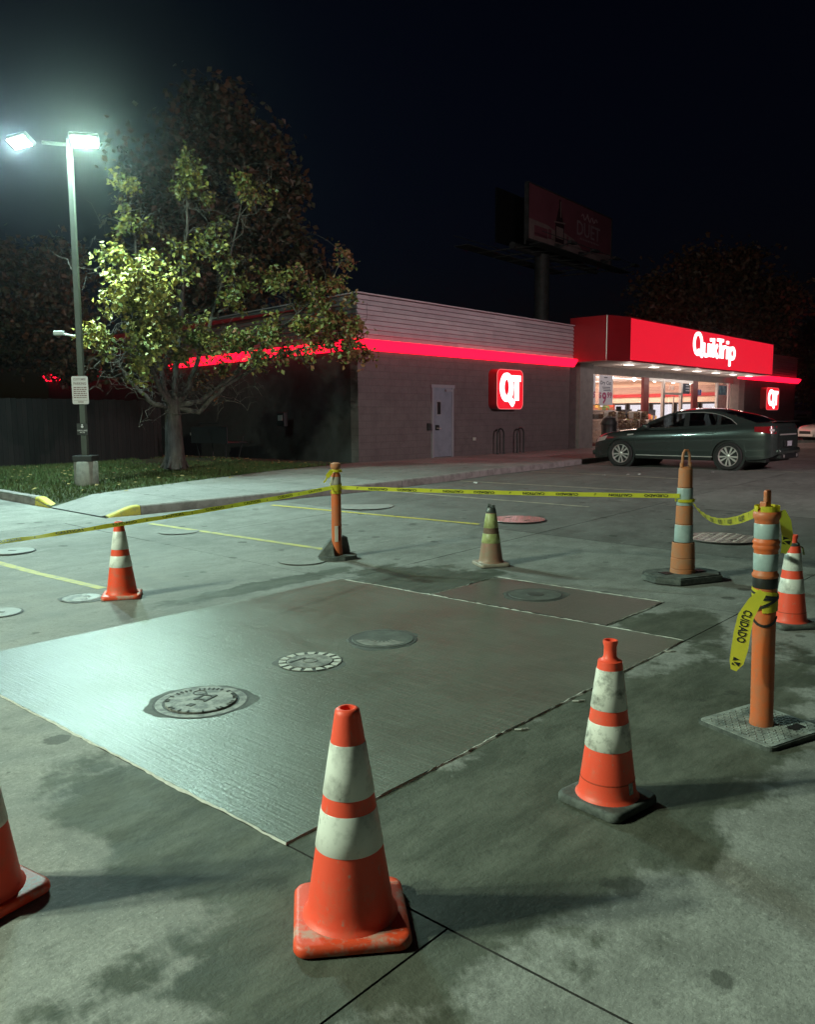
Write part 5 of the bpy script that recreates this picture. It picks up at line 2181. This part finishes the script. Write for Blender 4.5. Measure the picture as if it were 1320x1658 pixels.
    # wheels
    for xa in (XF, XR):
        for s in (1, -1):
            mtx = Matrix.Translation((xa, s * .86, WR)) @ Matrix.Rotation(-s * PI / 2, 4, 'X')
            wh = MB().lathe([(.245, -.09), (.315, -.10), (.338, -.075), (.345, -.03), (.345, .03), (.338, .075), (.315, .10), (.245, .09)], 40, cap=False, mtx=mtx).build('wheel', mat('tyre rubber', (.018, .018, .018), .8), o, smooth=True, angle=35)
            rm = MB()
            rm.lathe([(.25, .02), (.252, .088), (.240, .094), (.228, .085), (.225, .03)], 40, cap=False, mtx=mtx)
            rm.lathe([(.002, .086), (.035, .088), (.06, .075), (.06, .03)], 20, cap=False, mtx=mtx)
            rm.build('rim', m_alu, wh, smooth=True, angle=35)
            MB().lathe([(.228, .028), (.002, .028)], 32, cap=False, mtx=mtx).build('brake_disc', m_dark, wh)
            for k in range(5):
                for dd in (-.17, .17):
                    a_ = 2 * PI * k / 5 + PI / 2
                    sp = MB()
                    q0 = [(.05 * math.cos(a_ + dd * 2.2), .05 * math.sin(a_ + dd * 2.2))]
                    c0_, s0_ = math.cos(a_ + dd * 1.5), math.sin(a_ + dd * 1.5)
                    c1_, s1_ = math.cos(a_ + dd * 1.45), math.sin(a_ + dd * 1.45)
                    px_, py_ = -s1_, c1_
                    r0s, r1s, w0, w1 = .05, .236, .013, .024
                    poly = [(c0_ * r0s - px_ * w0, s0_ * r0s - py_ * w0), (c1_ * r1s - px_ * w1, s1_ * r1s - py_ * w1), (c1_ * r1s + px_ * w1, s1_ * r1s + py_ * w1), (c0_ * r0s + px_ * w0, s0_ * r0s + py_ * w0)]
                    sp.prism(poly, .058, .080, mtx=mtx)
                    sp.build('spoke', m_alu, wh)
    # details on the skin
    sh_ = m_black
    for xx0, xx1 in (((1.06, .98), (1.0, .30)), ((-.30, 1.06), (-.32, .30)), ((-1.12, 1.08), (-1.02, .62))):
        n = 10
        p0_ = [(xx0[0] + (xx1[0] - xx0[0]) * k / n - .004, xx0[1] + (xx1[1] - xx0[1]) * k / n) for k in range(n + 1)]
        p1_ = [(p[0] + .009, p[1]) for p in p0_]
        patch(p0_, p1_, 'door_gap', sh_, .0015)
    xs2 = [1.0 - 2.05 * k / 14 for k in range(15)]
    patch([(x, .315) for x in xs2], [(x, .333) for x in xs2], 'sill_moulding', m_alu, .010)
    xs3 = [1.02 - 2.1 * k / 14 for k in range(15)]
    for xh in (-.12, -.95):
        patch([(xh + .10 - .05 * k, .905) for k in range(5)], [(xh + .10 - .05 * k, .935) for k in range(5)], 'door_handle', paint, .03)
    patch([(1.27 - .035 * k, .83 + .004 * k) for k in range(6)], [(1.27 - .035 * k, .865 + .004 * k) for k in range(6)], 'fender_vent', m_alu, .010)
    # mirrors
    for s in (1, -1):
        MB().box(.66, .84, s * .93 - .08, s * .93 + .10, 1.0, 1.13, bev=.04).build('side_mirror', paint, o, smooth=True, angle=60)
    # lights
    m_tail = mat('tail lamp red', (.20, .005, .010), .2, emit=(1, .02, .04), es=.03, coat=.6)
    m_head = mat('headlamp lens', (.5, .42, .42), .1, coat=1)
    patch([(-2.50 + .055 * k, .90 + .006 * k) for k in range(9)], [(-2.48 + .055 * k, 1.08 - .002 * k) for k in range(9)], 'tail_lamp', m_tail, .012)
    patch([(-2.47 + .04 * k, .96) for k in range(3)], [(-2.47 + .04 * k, 1.01) for k in range(3)], 'reverse_lamp', mat('reverse lamp lens', (.34, .26, .27), .45), .018)
    patch([(2.37 - .06 * k, .62 + .012 * k) for k in range(8)], [(2.34 - .065 * k, .74 + .012 * k) for k in range(8)], 'headlamp', m_head, .010)
    bb = MB()
    bb.box(-2.535, -2.515, -.55, .55, .86, .895, bev=.004)
    bb.build('trunk_trim', m_alu, o)
    MB().box(-2.56, -2.515, -.30, .30, .58, .74, bev=.01).build('plate_recess', m_dark, o)
    MB().box(-2.566, -2.557, -.15, .15, .60, .72).build('licence_plate', mat('plate', (.45, .45, .5), .5), o)
    bb = MB()
    bb.box(-2.60, -2.38, -.72, .72, .40, .56, bev=.06)
    bb.build('rear_bumper', paint, o, smooth=True, angle=60)
    MB().box(-2.59, -2.3, -.62, .62, .29, .41, bev=.03).build('bumper_valance', m_black, o)
    MB().tube([(-2.60, .45, .36), (-2.3, .45, .36)], .04).tube([(-2.60, -.45, .36), (-2.3, -.45, .36)], .04).build('exhaust_tip', m_alu, o)
    MB().box(-2.54, -2.32, -.72, .72, 1.185, 1.205, bev=.008).build('spoiler', m_black, o)
    MB().box(2.44, 2.49, -.42, .42, .44, .60, bev=.01).build('grille', m_black, o)
    MB().box(2.40, 2.50, -.62, .62, .28, .42, bev=.03).build('front_bumper', paint, o, smooth=True, angle=60)
    return o


m_paint = mat('dark grey green car paint', (.036, .046, .043), .26, .3, coat=1.0)
m_wpaint = mat('white car paint', (.62, .58, .55), .35, coat=1.0)
m_gpaint = mat('silver car paint', (.35, .34, .33), .35, .4, coat=1.0)
car = make_car('dark grey green sedan parked nose in before the store glass', 'car', m_paint)
pf, pr_ = G(1003, 755), G(1181, 762)
dv = (pf - pr_)
ang = math.atan2(dv.y, dv.x)
mid = (pf + pr_) / 2
lat = Vector((-math.sin(ang), math.cos(ang), 0))
sc_ = 1.04
car.scale = (sc_,) * 3
car.rotation_euler = (0, 0, ang)
car.location = mid - lat * (.93 * sc_)
car.location.z = .3
wcar = copy_tree(car)
wcar.name = 'parked_car'
for ch in list(wcar.children):
    if ch.data.materials and ch.data.materials[0] == m_paint:
        ch.data = ch.data.copy()
        ch.data.materials[0] = m_wpaint
wcar['label'] = 'white car nosing in from the right picture edge behind the sedan'
wcar.scale = (.92,) * 3
wcar.rotation_euler = (0, 0, math.radians(196))
wcar.location = (22.85, 43.2, .3)
scar = copy_tree(car)
for ch in list(scar.children):
    if ch.data.materials and ch.data.materials[0] == m_paint:
        ch.data = ch.data.copy()
        ch.data.materials[0] = m_gpaint
scar['label'] = 'distant pale car beyond the right end of the store'
scar.scale = (.95,) * 3
scar.rotation_euler = (0, 0, math.radians(-110))
scar.location = (34.1, 71.5, 1.15)

# ------------------------------------------------------------------ beyond the shop on the right
m_bank = mat('dark hedge soil', (.03, .028, .02), .95)
b = MB()
b.box(21, 60, 57, 57.3, .1, 1.0)
rw = b.build('retaining_wall', mat('low wall', (.10, .09, .085), .9))
tag(rw, 'low dark retaining wall beyond the right side lot', 'wall')
b = MB()
b.quad((21, 57.3, 1.0), (90, 57.3, 1.0), (90, 130, 1.3), (21, 130, 1.3))
tag(b.build('upper_road', mat('upper road surface', (.17, .16, .15), .9, c2=(.12, .115, .11), ns=.6)), kind='structure')
b = MB()
b.box(19.5, 27, 41.0, 41.16, .16, .42)
tag(b.build('curb_stop', m_pale), kind='structure')
o = empty('dumpster', (36.0, 72.5, 1.15), .2, 'dark blue dumpster beyond the right end of the store', 'dumpster')
MB().box(-1.6, 1.6, -.9, .9, .15, 1.7, bev=.03).build('bin_body', mat('blue bin paint', (.02, .03, .16), .5), o)
MB().box(-1.65, 1.65, -.95, .95, 1.7, 1.8, bev=.02).build('lid', m_black, o)
for k in range(5):
    MB().box(-1.4 + k * .7 - .04, -1.4 + k * .7 + .04, -.96, -.9, .2, 1.65).build('rib', m_black, o)

# ------------------------------------------------------------------ fence on the left
m_board = [mat('dark fence board %d' % k, c, .85, c2=tuple(x * .6 for x in c), ns=4, stretch=(6, 6, .5)) for k, c in enumerate([(.010, .009, .0085), (.008, .0075, .007), (.013, .0115, .0105)])]
pa_, pb_ = W(5.0, 21.9), W(14.6, 23.3)
dv = (pb_ - pa_)
o = empty('board_fence', (pa_.x, pa_.y, gz(pa_.y) + .05), math.atan2(dv.y, dv.x), 'dark vertical board fence behind the grass on the left', 'fence')
rnd = random.Random(5)
n = int(dv.length / .152)
for k in range(-20, n):
    x = k * .152
    MB().box(x, x + .145, -.012 - rnd.uniform(0, .006), .008, .03, 1.98 + rnd.uniform(-.015, .015)).build('board', rnd.choice(m_board), o)
for z in (.4, 1.6):
    MB().box(-3.0, n * .152, .0085, .06, z, z + .09).build('rail', m_board[1], o)

# cart against the side wall
o = empty('utility_cart', Vector(W(U0 - 1.4, V0 + 4.6)), PH + .1, 'dim metal cart standing before the dark side wall', 'cart')
o.location.z = .42
b = MB()
for xx in (-.35, .35):
    for yy in (-.7, .7):
        b.tube([(xx * .7, yy * .8, 0), (xx, yy, .75)], .015, 6)
b.build('leg', m_dark, o)
MB().box(-.4, .4, -.8, .8, .55, .58).build('tray', m_dark, o)
MB().box(-.4, -.36, -.8, .8, .58, 1.05).build('side_panel', m_dark, o)
MB().tube([(-.42, -.5, 1.15), (-.42, .4, 1.15)], .018, 6).build('handle', m_dark, o)
MB().box(-.3, .0, .75, .95, .78, .86).build('box_light', m_alu, o)

# ------------------------------------------------------------------ trees
m_bark = mat('grey bark', (.10, .088, .072), .9, c2=(.05, .043, .035), ns=9, bump=.9, bs=22, bd=.03, stretch=(1, 1, .25))
m_twig = mat('pale twig', (.22, .20, .17), .9)
m_barkd = mat('dark bark', (.05, .042, .035), .95)


def leafmat(name, c, c2):
    m_ = mat(name, c, .5, c2=c2, ns=2.2, lo=.35, hi=.65)
    return m_


LM = [leafmat('yellow leaf', (.30, .25, .04), (.22, .21, .045)), leafmat('green leaf', (.085, .115, .028), (.13, .15, .035)),
      leafmat('olive leaf', (.14, .15, .035), (.18, .16, .04)), leafmat('russet leaf', (.16, .055, .022), (.20, .09, .03))]


def leaf(b, p, size, rn, mi, droop=.4):
    a_ = rn.uniform(0, 2 * PI)
    el = rn.uniform(-1.2, .5)
    d = Vector((math.cos(a_) * math.cos(el), math.sin(a_) * math.cos(el), math.sin(el)))
    s = d.cross(Vector((rn.uniform(-1, 1), rn.uniform(-1, 1), rn.uniform(-1, 1))))
    if s.length < .1:
        s = d.orthogonal()
    s.normalize()
    n_ = d.cross(s)
    L = size * rn.uniform(.7, 1.25)
    wv = L * .36
    n = len(b.v)
    b.v += [tuple(p), tuple(p + d * L * .45 + s * wv - n_ * wv * .35), tuple(p + d * L), tuple(p + d * L * .45 - s * wv - n_ * wv * .35)]
    b.f += [(n, n + 1, n + 2), (n, n + 2, n + 3)]
    b.mi += [mi, mi]


tb = G(283, 749, .35)
TREE = Vector((tb.x, tb.y, tb.z))
rn = random.Random(31)
o = empty('autumn_tree', TREE, 0, 'many stemmed yellow and green autumn tree lit by the lamp post', 'tree')
Y0 = TREE.y
# clusters read from the photograph: pixel, radius in pixels, depth offset, leaf count, colour weights (yellow, green, olive, russet)
CL = [((205, 300), 26, -1.0, 130, (3, 2, 3, 0)), ((212, 365), 24, -1.2, 110, (2, 3, 3, 0)), ((195, 345), 14, -1.0, 30, (2, 2, 3, 0)),
      ((312, 275), 32, -.5, 200, (2, 3, 4, 0)), ((300, 310), 30, -.5, 150, (2, 3, 4, 0)), ((335, 330), 18, -.2, 40, (1, 3, 3, 0)),
      ((395, 300), 26, -.2, 170, (1, 3, 3, 1)), ((420, 325), 22, .1, 90, (1, 2, 3, 1)),
      ((195, 415), 34, -1.8, 230, (4, 2, 3, 0)), ((245, 425), 26, -1.4, 120, (3, 3, 3, 0)), ((330, 405), 34, -.7, 170, (2, 3, 4, 0)), ((285, 405), 22, -1.0, 70, (2, 3, 3, 0)),
      ((370, 425), 24, -.4, 90, (1, 3, 3, 0)), ((300, 440), 26, -.8, 60, (2, 3, 4, 0)),
      ((205, 470), 42, -2.3, 560, (6, 1, 3, 0)), ((250, 480), 40, -2.0, 460, (6, 2, 3, 0)), ((225, 520), 44, -2.2, 560, (4, 3, 4, 0)),
      ((160, 540), 26, -2.4, 230, (6, 1, 2, 0)), ((180, 505), 26, -2.4, 150, (6, 1, 2, 0)), ((255, 555), 40, -1.9, 430, (2, 4, 4, 0)), ((205, 570), 36, -2.0, 340, (2, 4, 4, 0)), ((300, 530), 34, -1.2, 240, (1, 5, 4, 0)),
      ((225, 600), 30, -1.8, 160, (1, 4, 3, 0)), ((330, 560), 34, -1.0, 300, (1, 5, 4, 0)), ((300, 580), 26, -1.0, 150, (1, 5, 4, 0)),
      ((385, 490), 30, -.4, 170, (1, 5, 4, 0)), ((380, 545), 36, -.6, 360, (1, 5, 4, 1)), ((440, 460), 26, .1, 160, (1, 4, 3, 1)), ((480, 445), 20, .3, 70, (0, 2, 3, 3)),
      ((440, 545), 36, -.4, 400, (1, 5, 4, 1)), ((420, 580), 26, -.5, 130, (0, 4, 4, 1)), ((490, 530), 38, 0, 440, (1, 4, 4, 2)), ((510, 490), 34, .3, 330, (1, 3, 4, 3)), ((545, 520), 34, .3, 380, (0, 2, 3, 5)),
      ((550, 470), 26, .5, 170, (0, 2, 3, 6)), ((560, 425), 22, .8, 130, (0, 1, 1, 7)), ((565, 565), 28, .3, 260, (0, 1, 2, 7)), ((590, 580), 18, .3, 100, (0, 1, 1, 8)), ((530, 560), 28, .2, 220, (0, 3, 3, 4)),
      ((575, 535), 20, .4, 120, (0, 1, 2, 7)), ((470, 575), 22, -.1, 110, (0, 4, 4, 2)), ((355, 600), 18, -.3, 60, (0, 2, 3, 3)), ((320, 620), 24, .8, 90, (0, 0, 1, 7)), ((345, 640), 18, .8, 50, (0, 0, 1, 7)),
      ((410, 470), 22, .0, 60, (1, 4, 4, 0)), ((260, 520), 30, .6, 120, (2, 3, 3, 0)), ((490, 490), 30, 1.2, 120, (0, 2, 3, 3)), ((350, 370), 20, .4, 40, (1, 3, 3, 0))]
K = F / Y0
leaves = MB()
wood = MB()
stems = []
fork = Vector((-.02, 0, 1.55))


def loc(px, Yo=0.0):
    return atY(px[0], px[1], Y0 + Yo) - TREE


trunk = [Vector((0, 0, -.15)), Vector((.01, 0, .25)), Vector((0, 0, .9)), Vector((-.01, 0, 1.25)), fork]
wood.tube(trunk, [.28, .225, .195, .185, .16], 14)
for k in range(6):                      # root flare
    a_ = 2 * PI * k / 6 + .3
    wood.tube([(.13 * math.cos(a_), .13 * math.sin(a_), .22), (.22 * math.cos(a_), .22 * math.sin(a_), .02), (.32 * math.cos(a_), .32 * math.sin(a_), -.12)], [.08, .06, .03], 8)
limb_px = [([(250, 655), (205, 612), (175, 560)], -1.0, .078), ([(268, 640), (255, 560), (225, 440), (210, 330)], -.9, .085), ([(284, 640), (290, 540), (300, 400), (308, 270)], -.3, .10),
           ([(300, 640), (330, 560), (370, 430), (395, 310)], .3, .09), ([(325, 650), (400, 590), (470, 520), (540, 450)], .4, .08), ([(320, 668), (365, 625), (450, 575), (570, 545)], .3, .075),
           ([(262, 640), (240, 580), (215, 510), (190, 430)], -1.7, .075)]
for pts, yo, rad0 in limb_px:
    P = [fork + Vector((rn.uniform(-.05, .05), rn.uniform(-.04, .04), -.2)), ] + [loc(p, yo * (i + 1) / len(pts)) for i, p in enumerate(pts)]
    Q = []
    for i in range(len(P) - 1):
        for k in range(6):
            t = k / 6
            Q.append(P[i].lerp(P[i + 1], t) + Vector((rn.uniform(-1, 1), rn.uniform(-1, 1), 0)) * .035)
    Q.append(P[-1])
    rs = [rad0 * (1 - .86 * i / (len(Q) - 1)) for i in range(len(Q))]
    wood.tube(Q, rs, 8)
    stems += [(q, r_) for q, r_ in zip(Q[5:], rs[5:])]


def twig(p, q, r0_, rn, wob=.06, mbx=None, n=5):
    pts = [p.lerp(q, k / n) + Vector((rn.uniform(-1, 1), rn.uniform(-1, 1), rn.uniform(-1, 1))) * wob * (1 if 0 < k < n else 0) + Vector((0, 0, .10 * math.sin(PI * k / n))) for k in range(n + 1)]
    (mbx or wood).tube(pts, [r0_ * (1 - .75 * k / n) for k in range(n + 1)], 5, cap=False)
    return pts


for (px, rp, yo, cnt, wts) in CL:
    c = loc(px, yo)
    R_ = rp / K
    s, sr = min(stems, key=lambda e: (e[0] - c).length + (.5 if e[0].z > c.z else 0))
    tw = twig(s, c, min(sr * .7, .035), rn, .10, n=6)
    subs = []
    for k in range(7):
        e = c + Vector((rn.gauss(0, .55), rn.gauss(0, .55), rn.gauss(0, .5))) * R_
        st_ = tw[rn.randint(2, 6)]
        subs += twig(st_, e, .011, rn, .05, n=4)[1:]
    for k in range(int(cnt * 1.3)):
        base_ = rn.choice(subs)
        p = base_ + Vector((rn.gauss(0, .14), rn.gauss(0, .18), rn.gauss(0, .13))) * (R_ + .10)
        mi = rn.choices((0, 1, 2, 3), wts)[0]
        leaf(leaves, p, .118, rn, mi)
for k in range(190):                     # bare twigs through the middle of the crown
    s, sr = rn.choice(stems)
    e = s + Vector((max(-.9, min(.9, rn.gauss(0, .6))), rn.gauss(0, .5), max(-.7, min(.8, rn.gauss(.1, .4)))))
    tw = twig(s, e, .012, rn, .09, n=5)
    for q in range(3):
        e2 = tw[rn.randint(2, 5)]
        twig(e2, e2 + Vector((rn.gauss(0, .3), rn.gauss(0, .3), rn.gauss(.05, .25))), .006, rn, .04, n=3)
wood.build('trunk', m_bark, o, smooth=True, angle=60)
lv = leaves.build('foliage', LM, o)
lv['kind'] = 'stuff'


def big_tree(base_, label, blobs, cnt, size, cols, rn, trunk_h, trunk_r=.35, name='dark_tree', group=None):
    """blobs: (centre offset from base, radii)"""
    o = empty(name, base_, 0, label, 'tree', group)
    wd = MB()
    wd.tube([(0, 0, -.2), (.05, 0, trunk_h * .4), (0, .05, trunk_h)], [trunk_r * 1.3, trunk_r, trunk_r * .75], 10)
    lf = MB()
    tot = sum(bl[1][0] * bl[1][2] for bl in blobs)
    for c, r_ in blobs:
        c, r_ = Vector(c), Vector(r_)
        wd.tube([(0, 0, trunk_h * .9), Vector((0, 0, trunk_h)).lerp(c, .5) + Vector((0, 0, -.2)), c], [trunk_r * .5, trunk_r * .3, .04], 7)
        ends = []
        for k in range(26):
            d = Vector((rn.gauss(0, 1), rn.gauss(0, 1), rn.gauss(0, 1))).normalized()
            e = c + Vector((d.x * r_.x, d.y * r_.y, d.z * r_.z)) * rn.uniform(.55, 1.0)
            wd.tube([c.lerp(e, .05), c.lerp(e, .55) + Vector((0, 0, .15)), e], [.05, .03, .012], 5, cap=False)
            ends += [e, c.lerp(e, .75), c.lerp(e, .5)]
        n = int(cnt * r_.x * r_.z / tot)
        for k in range(n):
            e = rn.choice(ends)
            p = e + Vector((rn.gauss(0, .22) * r_.x, rn.gauss(0, .22) * r_.y, rn.gauss(0, .19) * r_.z))
            leaf(lf, p, size, rn, rn.randrange(len(cols)))
    wd.build('trunk', m_barkd, o, smooth=True, angle=60)
    f = lf.build('foliage', cols, o)
    f['kind'] = 'stuff'
    return o


DK = [leafmat('dark russet leaf', (.11, .045, .022), (.13, .06, .025)), leafmat('dark brown leaf', (.08, .048, .026), (.10, .06, .03)), leafmat('dark olive leaf', (.06, .06, .03), (.08, .075, .035))]
RD = [leafmat('red brown leaf', (.12, .035, .02), (.15, .06, .025)), DK[0], DK[1]]


def ppx(px, Y, base_):
    return atY(px[0], px[1], Y) - Vector(base_)


rn = random.Random(8)
bs_ = Vector((-9.2, 38, .3))
k_ = 38 / F
big_tree(bs_, 'huge dark russet tree towering behind the lamp lit tree',
         [(ppx(c, 38, bs_), (r_[0] * k_, 3.0, r_[1] * k_)) for c, r_ in (((355, 185), (62, 62)), ((300, 230), (60, 70)), ((410, 250), (62, 70)), ((330, 330), (90, 80)), ((450, 320), (52, 70)), ((430, 410), (80, 70)), ((290, 420), (90, 80)),
                                                                      ((500, 440), (40, 60)), ((255, 310), (60, 80)), ((370, 500), (120, 60)), ((480, 300), (24, 26)))], 15000, .30, DK, rn, 6, .5)
bs_ = Vector((-15.8, 30, .3))
k_ = 30 / F
big_tree(bs_, 'dim leafy tree at the left picture edge behind the lamp pole',
         [(ppx(c, 30, bs_), (r_[0] * k_, 2.2, r_[1] * k_)) for c, r_ in (((20, 430), (70, 60)), ((70, 500), (80, 70)), ((10, 540), (70, 60)), ((100, 430), (50, 50)), ((120, 560), (50, 45)), ((-40, 480), (60, 90)), ((60, 560), (70, 40)), ((115, 604), (40, 22)), ((125, 600), (40, 18)), ((185, 598), (44, 24)), ((205, 594), (44, 22)), ((250, 588), (40, 24)), ((265, 584), (36, 22)))], 10500, .22, DK, rn, 4, .3)
bs_ = Vector((17.5, 52, .3))
k_ = 52 / F
big_tree(bs_, 'broad dark red brown tree rising behind the store roof',
         [(ppx(c, 52, bs_), (r_[0] * k_, 3.0, r_[1] * k_)) for c, r_ in (((1150, 440), (70, 42)), ((1090, 480), (70, 50)), ((1215, 460), (62, 52)), ((1260, 510), (50, 60)), ((1150, 520), (90, 50)), ((1200, 420), (36, 20)), ((1060, 520), (40, 40)))], 9000, .32, RD, rn, 5, .5)
bs_ = Vector((33.5, 64, .6))
k_ = 64 / F
big_tree(bs_, 'olive brown tree at the right picture edge past the store',
         [(ppx(c, 64, bs_), (r_[0] * k_, 3.0, r_[1] * k_)) for c, r_ in (((1300, 590), (34, 50)), ((1330, 560), (40, 60)), ((1325, 630), (40, 26)), ((1298, 635), (20, 20)))], 4500, .34, [DK[2], DK[1], LM[2]], rn, 4, .4)

# ------------------------------------------------------------------ billboard
pL, pR = Vector((9.25, 65, 0)), Vector((18.55, 77, 0))
dv = pR - pL
LEN = dv.length
ang = math.atan2(dv.y, dv.x)
o = empty('billboard', (pL.x, pL.y, 0), ang, 'unlit wine coloured billboard on a tall single pole behind the store', 'billboard')
m_bb = mat('wine poster ground', (.62, .19, .24), .6, c2=(.52, .15, .19), ns=.5)
m_bb2 = mat('wine poster sand', (.80, .56, .52), .6, c2=(.65, .42, .38), ns=.8)
m_bbt = mat('wine poster lettering', (.9, .6, .64), .6)
m_bbd = mat('wine poster dark', (.12, .04, .05), .6)
m_gal = mat('weathered steel', (.20, .20, .19), .6, .3, c2=(.12, .12, .11), ns=2)
ZB0, ZT0 = 15.35, 19.45
pn = MB().box(0, LEN, -.25, 0, ZB0, ZT0).build('panel', m_bb, o)
MB().box(-.4, LEN - .6, 2.3, 2.5, ZB0, ZT0).build('panel', m_dark, o)
b = MB()
b.box(-.08, LEN + .08, -.3, .05, ZB0 - .12, ZB0 - .002).box(-.08, LEN + .08, -.3, .05, ZT0 + .002, ZT0 + .1).box(-.12, -.003, -.3, .05, ZB0, ZT0).box(LEN + .003, LEN + .12, -.3, .05, ZB0, ZT0)
b.build('frame', m_gal, o)
PX = lambda y: Matrix(((1, 0, 0, 0), (0, 0, -1, y), (0, 1, 0, 0), (0, 0, 0, 1)))
hgt = ZT0 - ZB0
S_ = lambda pts: [(LEN * x, ZB0 + hgt * z) for x, z in pts]
b = MB()
b.prism(S_([(0, .005), (.30, .005), (.30, .30), (.20, .36), (0, .37)]), 0, .012, mtx=PX(-.251))
b.prism(S_([(.301, .005), (.995, .005), (.995, .24), (.85, .17), (.62, .12), (.50, .28), (.38, .34), (.301, .30)]), 0, .012, mtx=PX(-.251))
b.build('poster_print', m_bb2, pn)
b = MB()
b.prism(S_([(.06, .08), (.20, .10), (.20, .28), (.06, .28)]), 0, .012, mtx=PX(-.265))
b.prism(S_([(.21, .12), (.245, .12), (.245, .30), (.21, .30)]), 0, .012, mtx=PX(-.265))
b.prism(S_([(.42, .10), (.44, .10), (.44, .28), (.42, .29)]), 0, .012, mtx=PX(-.265))
b.build('poster_print', m_bb, pn)
b = MB()
bot = [(.285, .10), (.385, .10), (.385, .46), (.375, .52), (.345, .78), (.345, .93), (.325, .93), (.325, .78), (.295, .52), (.285, .46)]
b.prism(S_(bot), 0, .012, mtx=PX(-.28))
b.build('bottle_print', m_bbd, pn)
b = MB()
b.prism(S_([(.270, .46), (.40, .50), (.40, .525), (.270, .485)]), 0, .012, mtx=PX(-.295))
b.prism(S_([(.295, .18), (.375, .18), (.375, .40), (.295, .40)]), 0, .012, mtx=PX(-.295))
b.prism(S_([(.340, .60), (.352, .60), (.343, .90), (.338, .90)]), 0, .012, mtx=PX(-.295))
b.build('bottle_print', m_bb2, pn)
b = MB()
put_text(b, 'DUET', (LEN * .545, -.256, ZB0 + hgt * .40), (1, 0, 0), (0, 0, 1), LEN * .30, hgt * .29, .01)
b.tube([(LEN * (.60 + .012 * k), -.262, ZB0 + hgt * (.80 + .05 * math.sin(k * 1.3) * (1 if k % 3 else 1.6))) for k in range(18)], .045, 5)
for k in range(12):
    b.box(LEN * (.585 + k * .021), LEN * (.597 + k * .021), -.258, -.255, ZB0 + hgt * .325, ZB0 + hgt * .36)
b.build('lettering', m_bbt, pn)
# walkways, lamps and truss
b = MB()
b.box(-1.0, LEN + .6, -2.0, -.9, ZB0 - .75, ZB0 - .69)
b.build('catwalk', m_gal, o)
MB().box(-3.2, LEN - 2, 3.2, 4.5, ZB0 - .55, ZB0 - .49).build('catwalk', m_gal, o)
for k in range(7):
    x = .5 + k * (LEN - 1) / 6
    b = MB()
    b.tube([(x, .5, ZB0 - .5), (x, -2.0, ZB0 - .72)], .06, 6)
    b.tube([(x, .5, ZB0 - .5), (x - .5, 4.3, ZB0 - .55)], .06, 6)
    b.build('outrigger', m_gal, o)
for k in range(4):
    x = 1.5 + k * (LEN - 3) / 3
    b = MB()
    b.tube([(x, -1.9, ZB0 - .7), (x, -3.1, ZB0 - .5)], .05, 6)
    b.box(x - .5, x + .5, -3.4, -3.05, ZB0 - .6, ZB0 - .42)
    b.build('lamp_arm', m_gal, o)
MB().tube([(-1.0, -2.0, ZB0 + .1), (LEN + .6, -2.0, ZB0 + .1)], .03, 6).build('guard_rail', m_gal, o)
MB().tube([(-3.2, 4.5, ZB0 + .3), (LEN - 2, 4.5, ZB0 + .3)], .03, 6).build('guard_rail', m_gal, o)
b = MB()
for k in range(4):
    x = k * LEN / 3
    b.tube([(min(x + .1, LEN - .1), .1, ZB0 - .4), (min(x + .1, LEN - .1), .1, ZT0)], .08, 6)
b.tube([(0, 1.2, ZB0 - .35), (LEN, 1.2, ZB0 - .35)], .28, 8)
b.build('truss', m_gal, o)
MB().tube([(4.9, 1.2, -.2), (4.9, 1.2, ZB0 - .3)], .62, 20).build('pole', m_gal, o, smooth=True)

# ------------------------------------------------------------------ small litter near the sedan
rnd = random.Random(14)
for k, px in enumerate(((978, 771), (1017, 770), (1036, 769), (1153, 766), (770, 783))):
    p = G(*px)
    b = MB()
    s = rnd.uniform(.05, .10)
    pts = [(s * rnd.uniform(.5, 1) * math.cos(a_), s * rnd.uniform(.4, .8) * math.sin(a_)) for a_ in (0, 1, 2.1, 3.1, 4.2, 5.3)]
    b.add([(q[0], q[1], .006 + rnd.uniform(0, .035)) for q in pts] + [(0, 0, .03)], [(i, (i + 1) % 6, 6) for i in range(6)])
    t = b.build('paper_scrap', m_white)
    t.location = (p.x, p.y, gz(p.y))
    tag(t, ('small pale scrap of litter under the sedan front bumper side', 'small pale scrap beside the sedan front wheel', 'larger pale scrap just behind the sedan front wheel', 'pale scrap on the lane by the sedan rear wheel', 'pale scrap between the tape and the bike racks')[k], 'litter', 'paper scraps on the lane')

# ------------------------------------------------------------------ thin haze, added in place of lens glow round the lamps
if HAZE > 0:
    hz = MB().box(-70, 90, -25, 140, -1.3, 24).build('haze', mat('lens glow haze', (1, 1, 1)), None)
    tag(hz, kind='stuff')
    hm = hz.data.materials[0]
    hm.node_tree.nodes.remove(hm.node_tree.nodes['Principled BSDF'])
    pv = hm.node_tree.nodes.new('ShaderNodeVolumePrincipled')
    pv.inputs['Color'].default_value = (.9, .95, 1, 1)
    pv.inputs['Density'].default_value = HAZE
    pv.inputs['Anisotropy'].default_value = .945
    hm.node_tree.links.new(pv.outputs[0], hm.node_tree.nodes['Material Output'].inputs['Volume'])
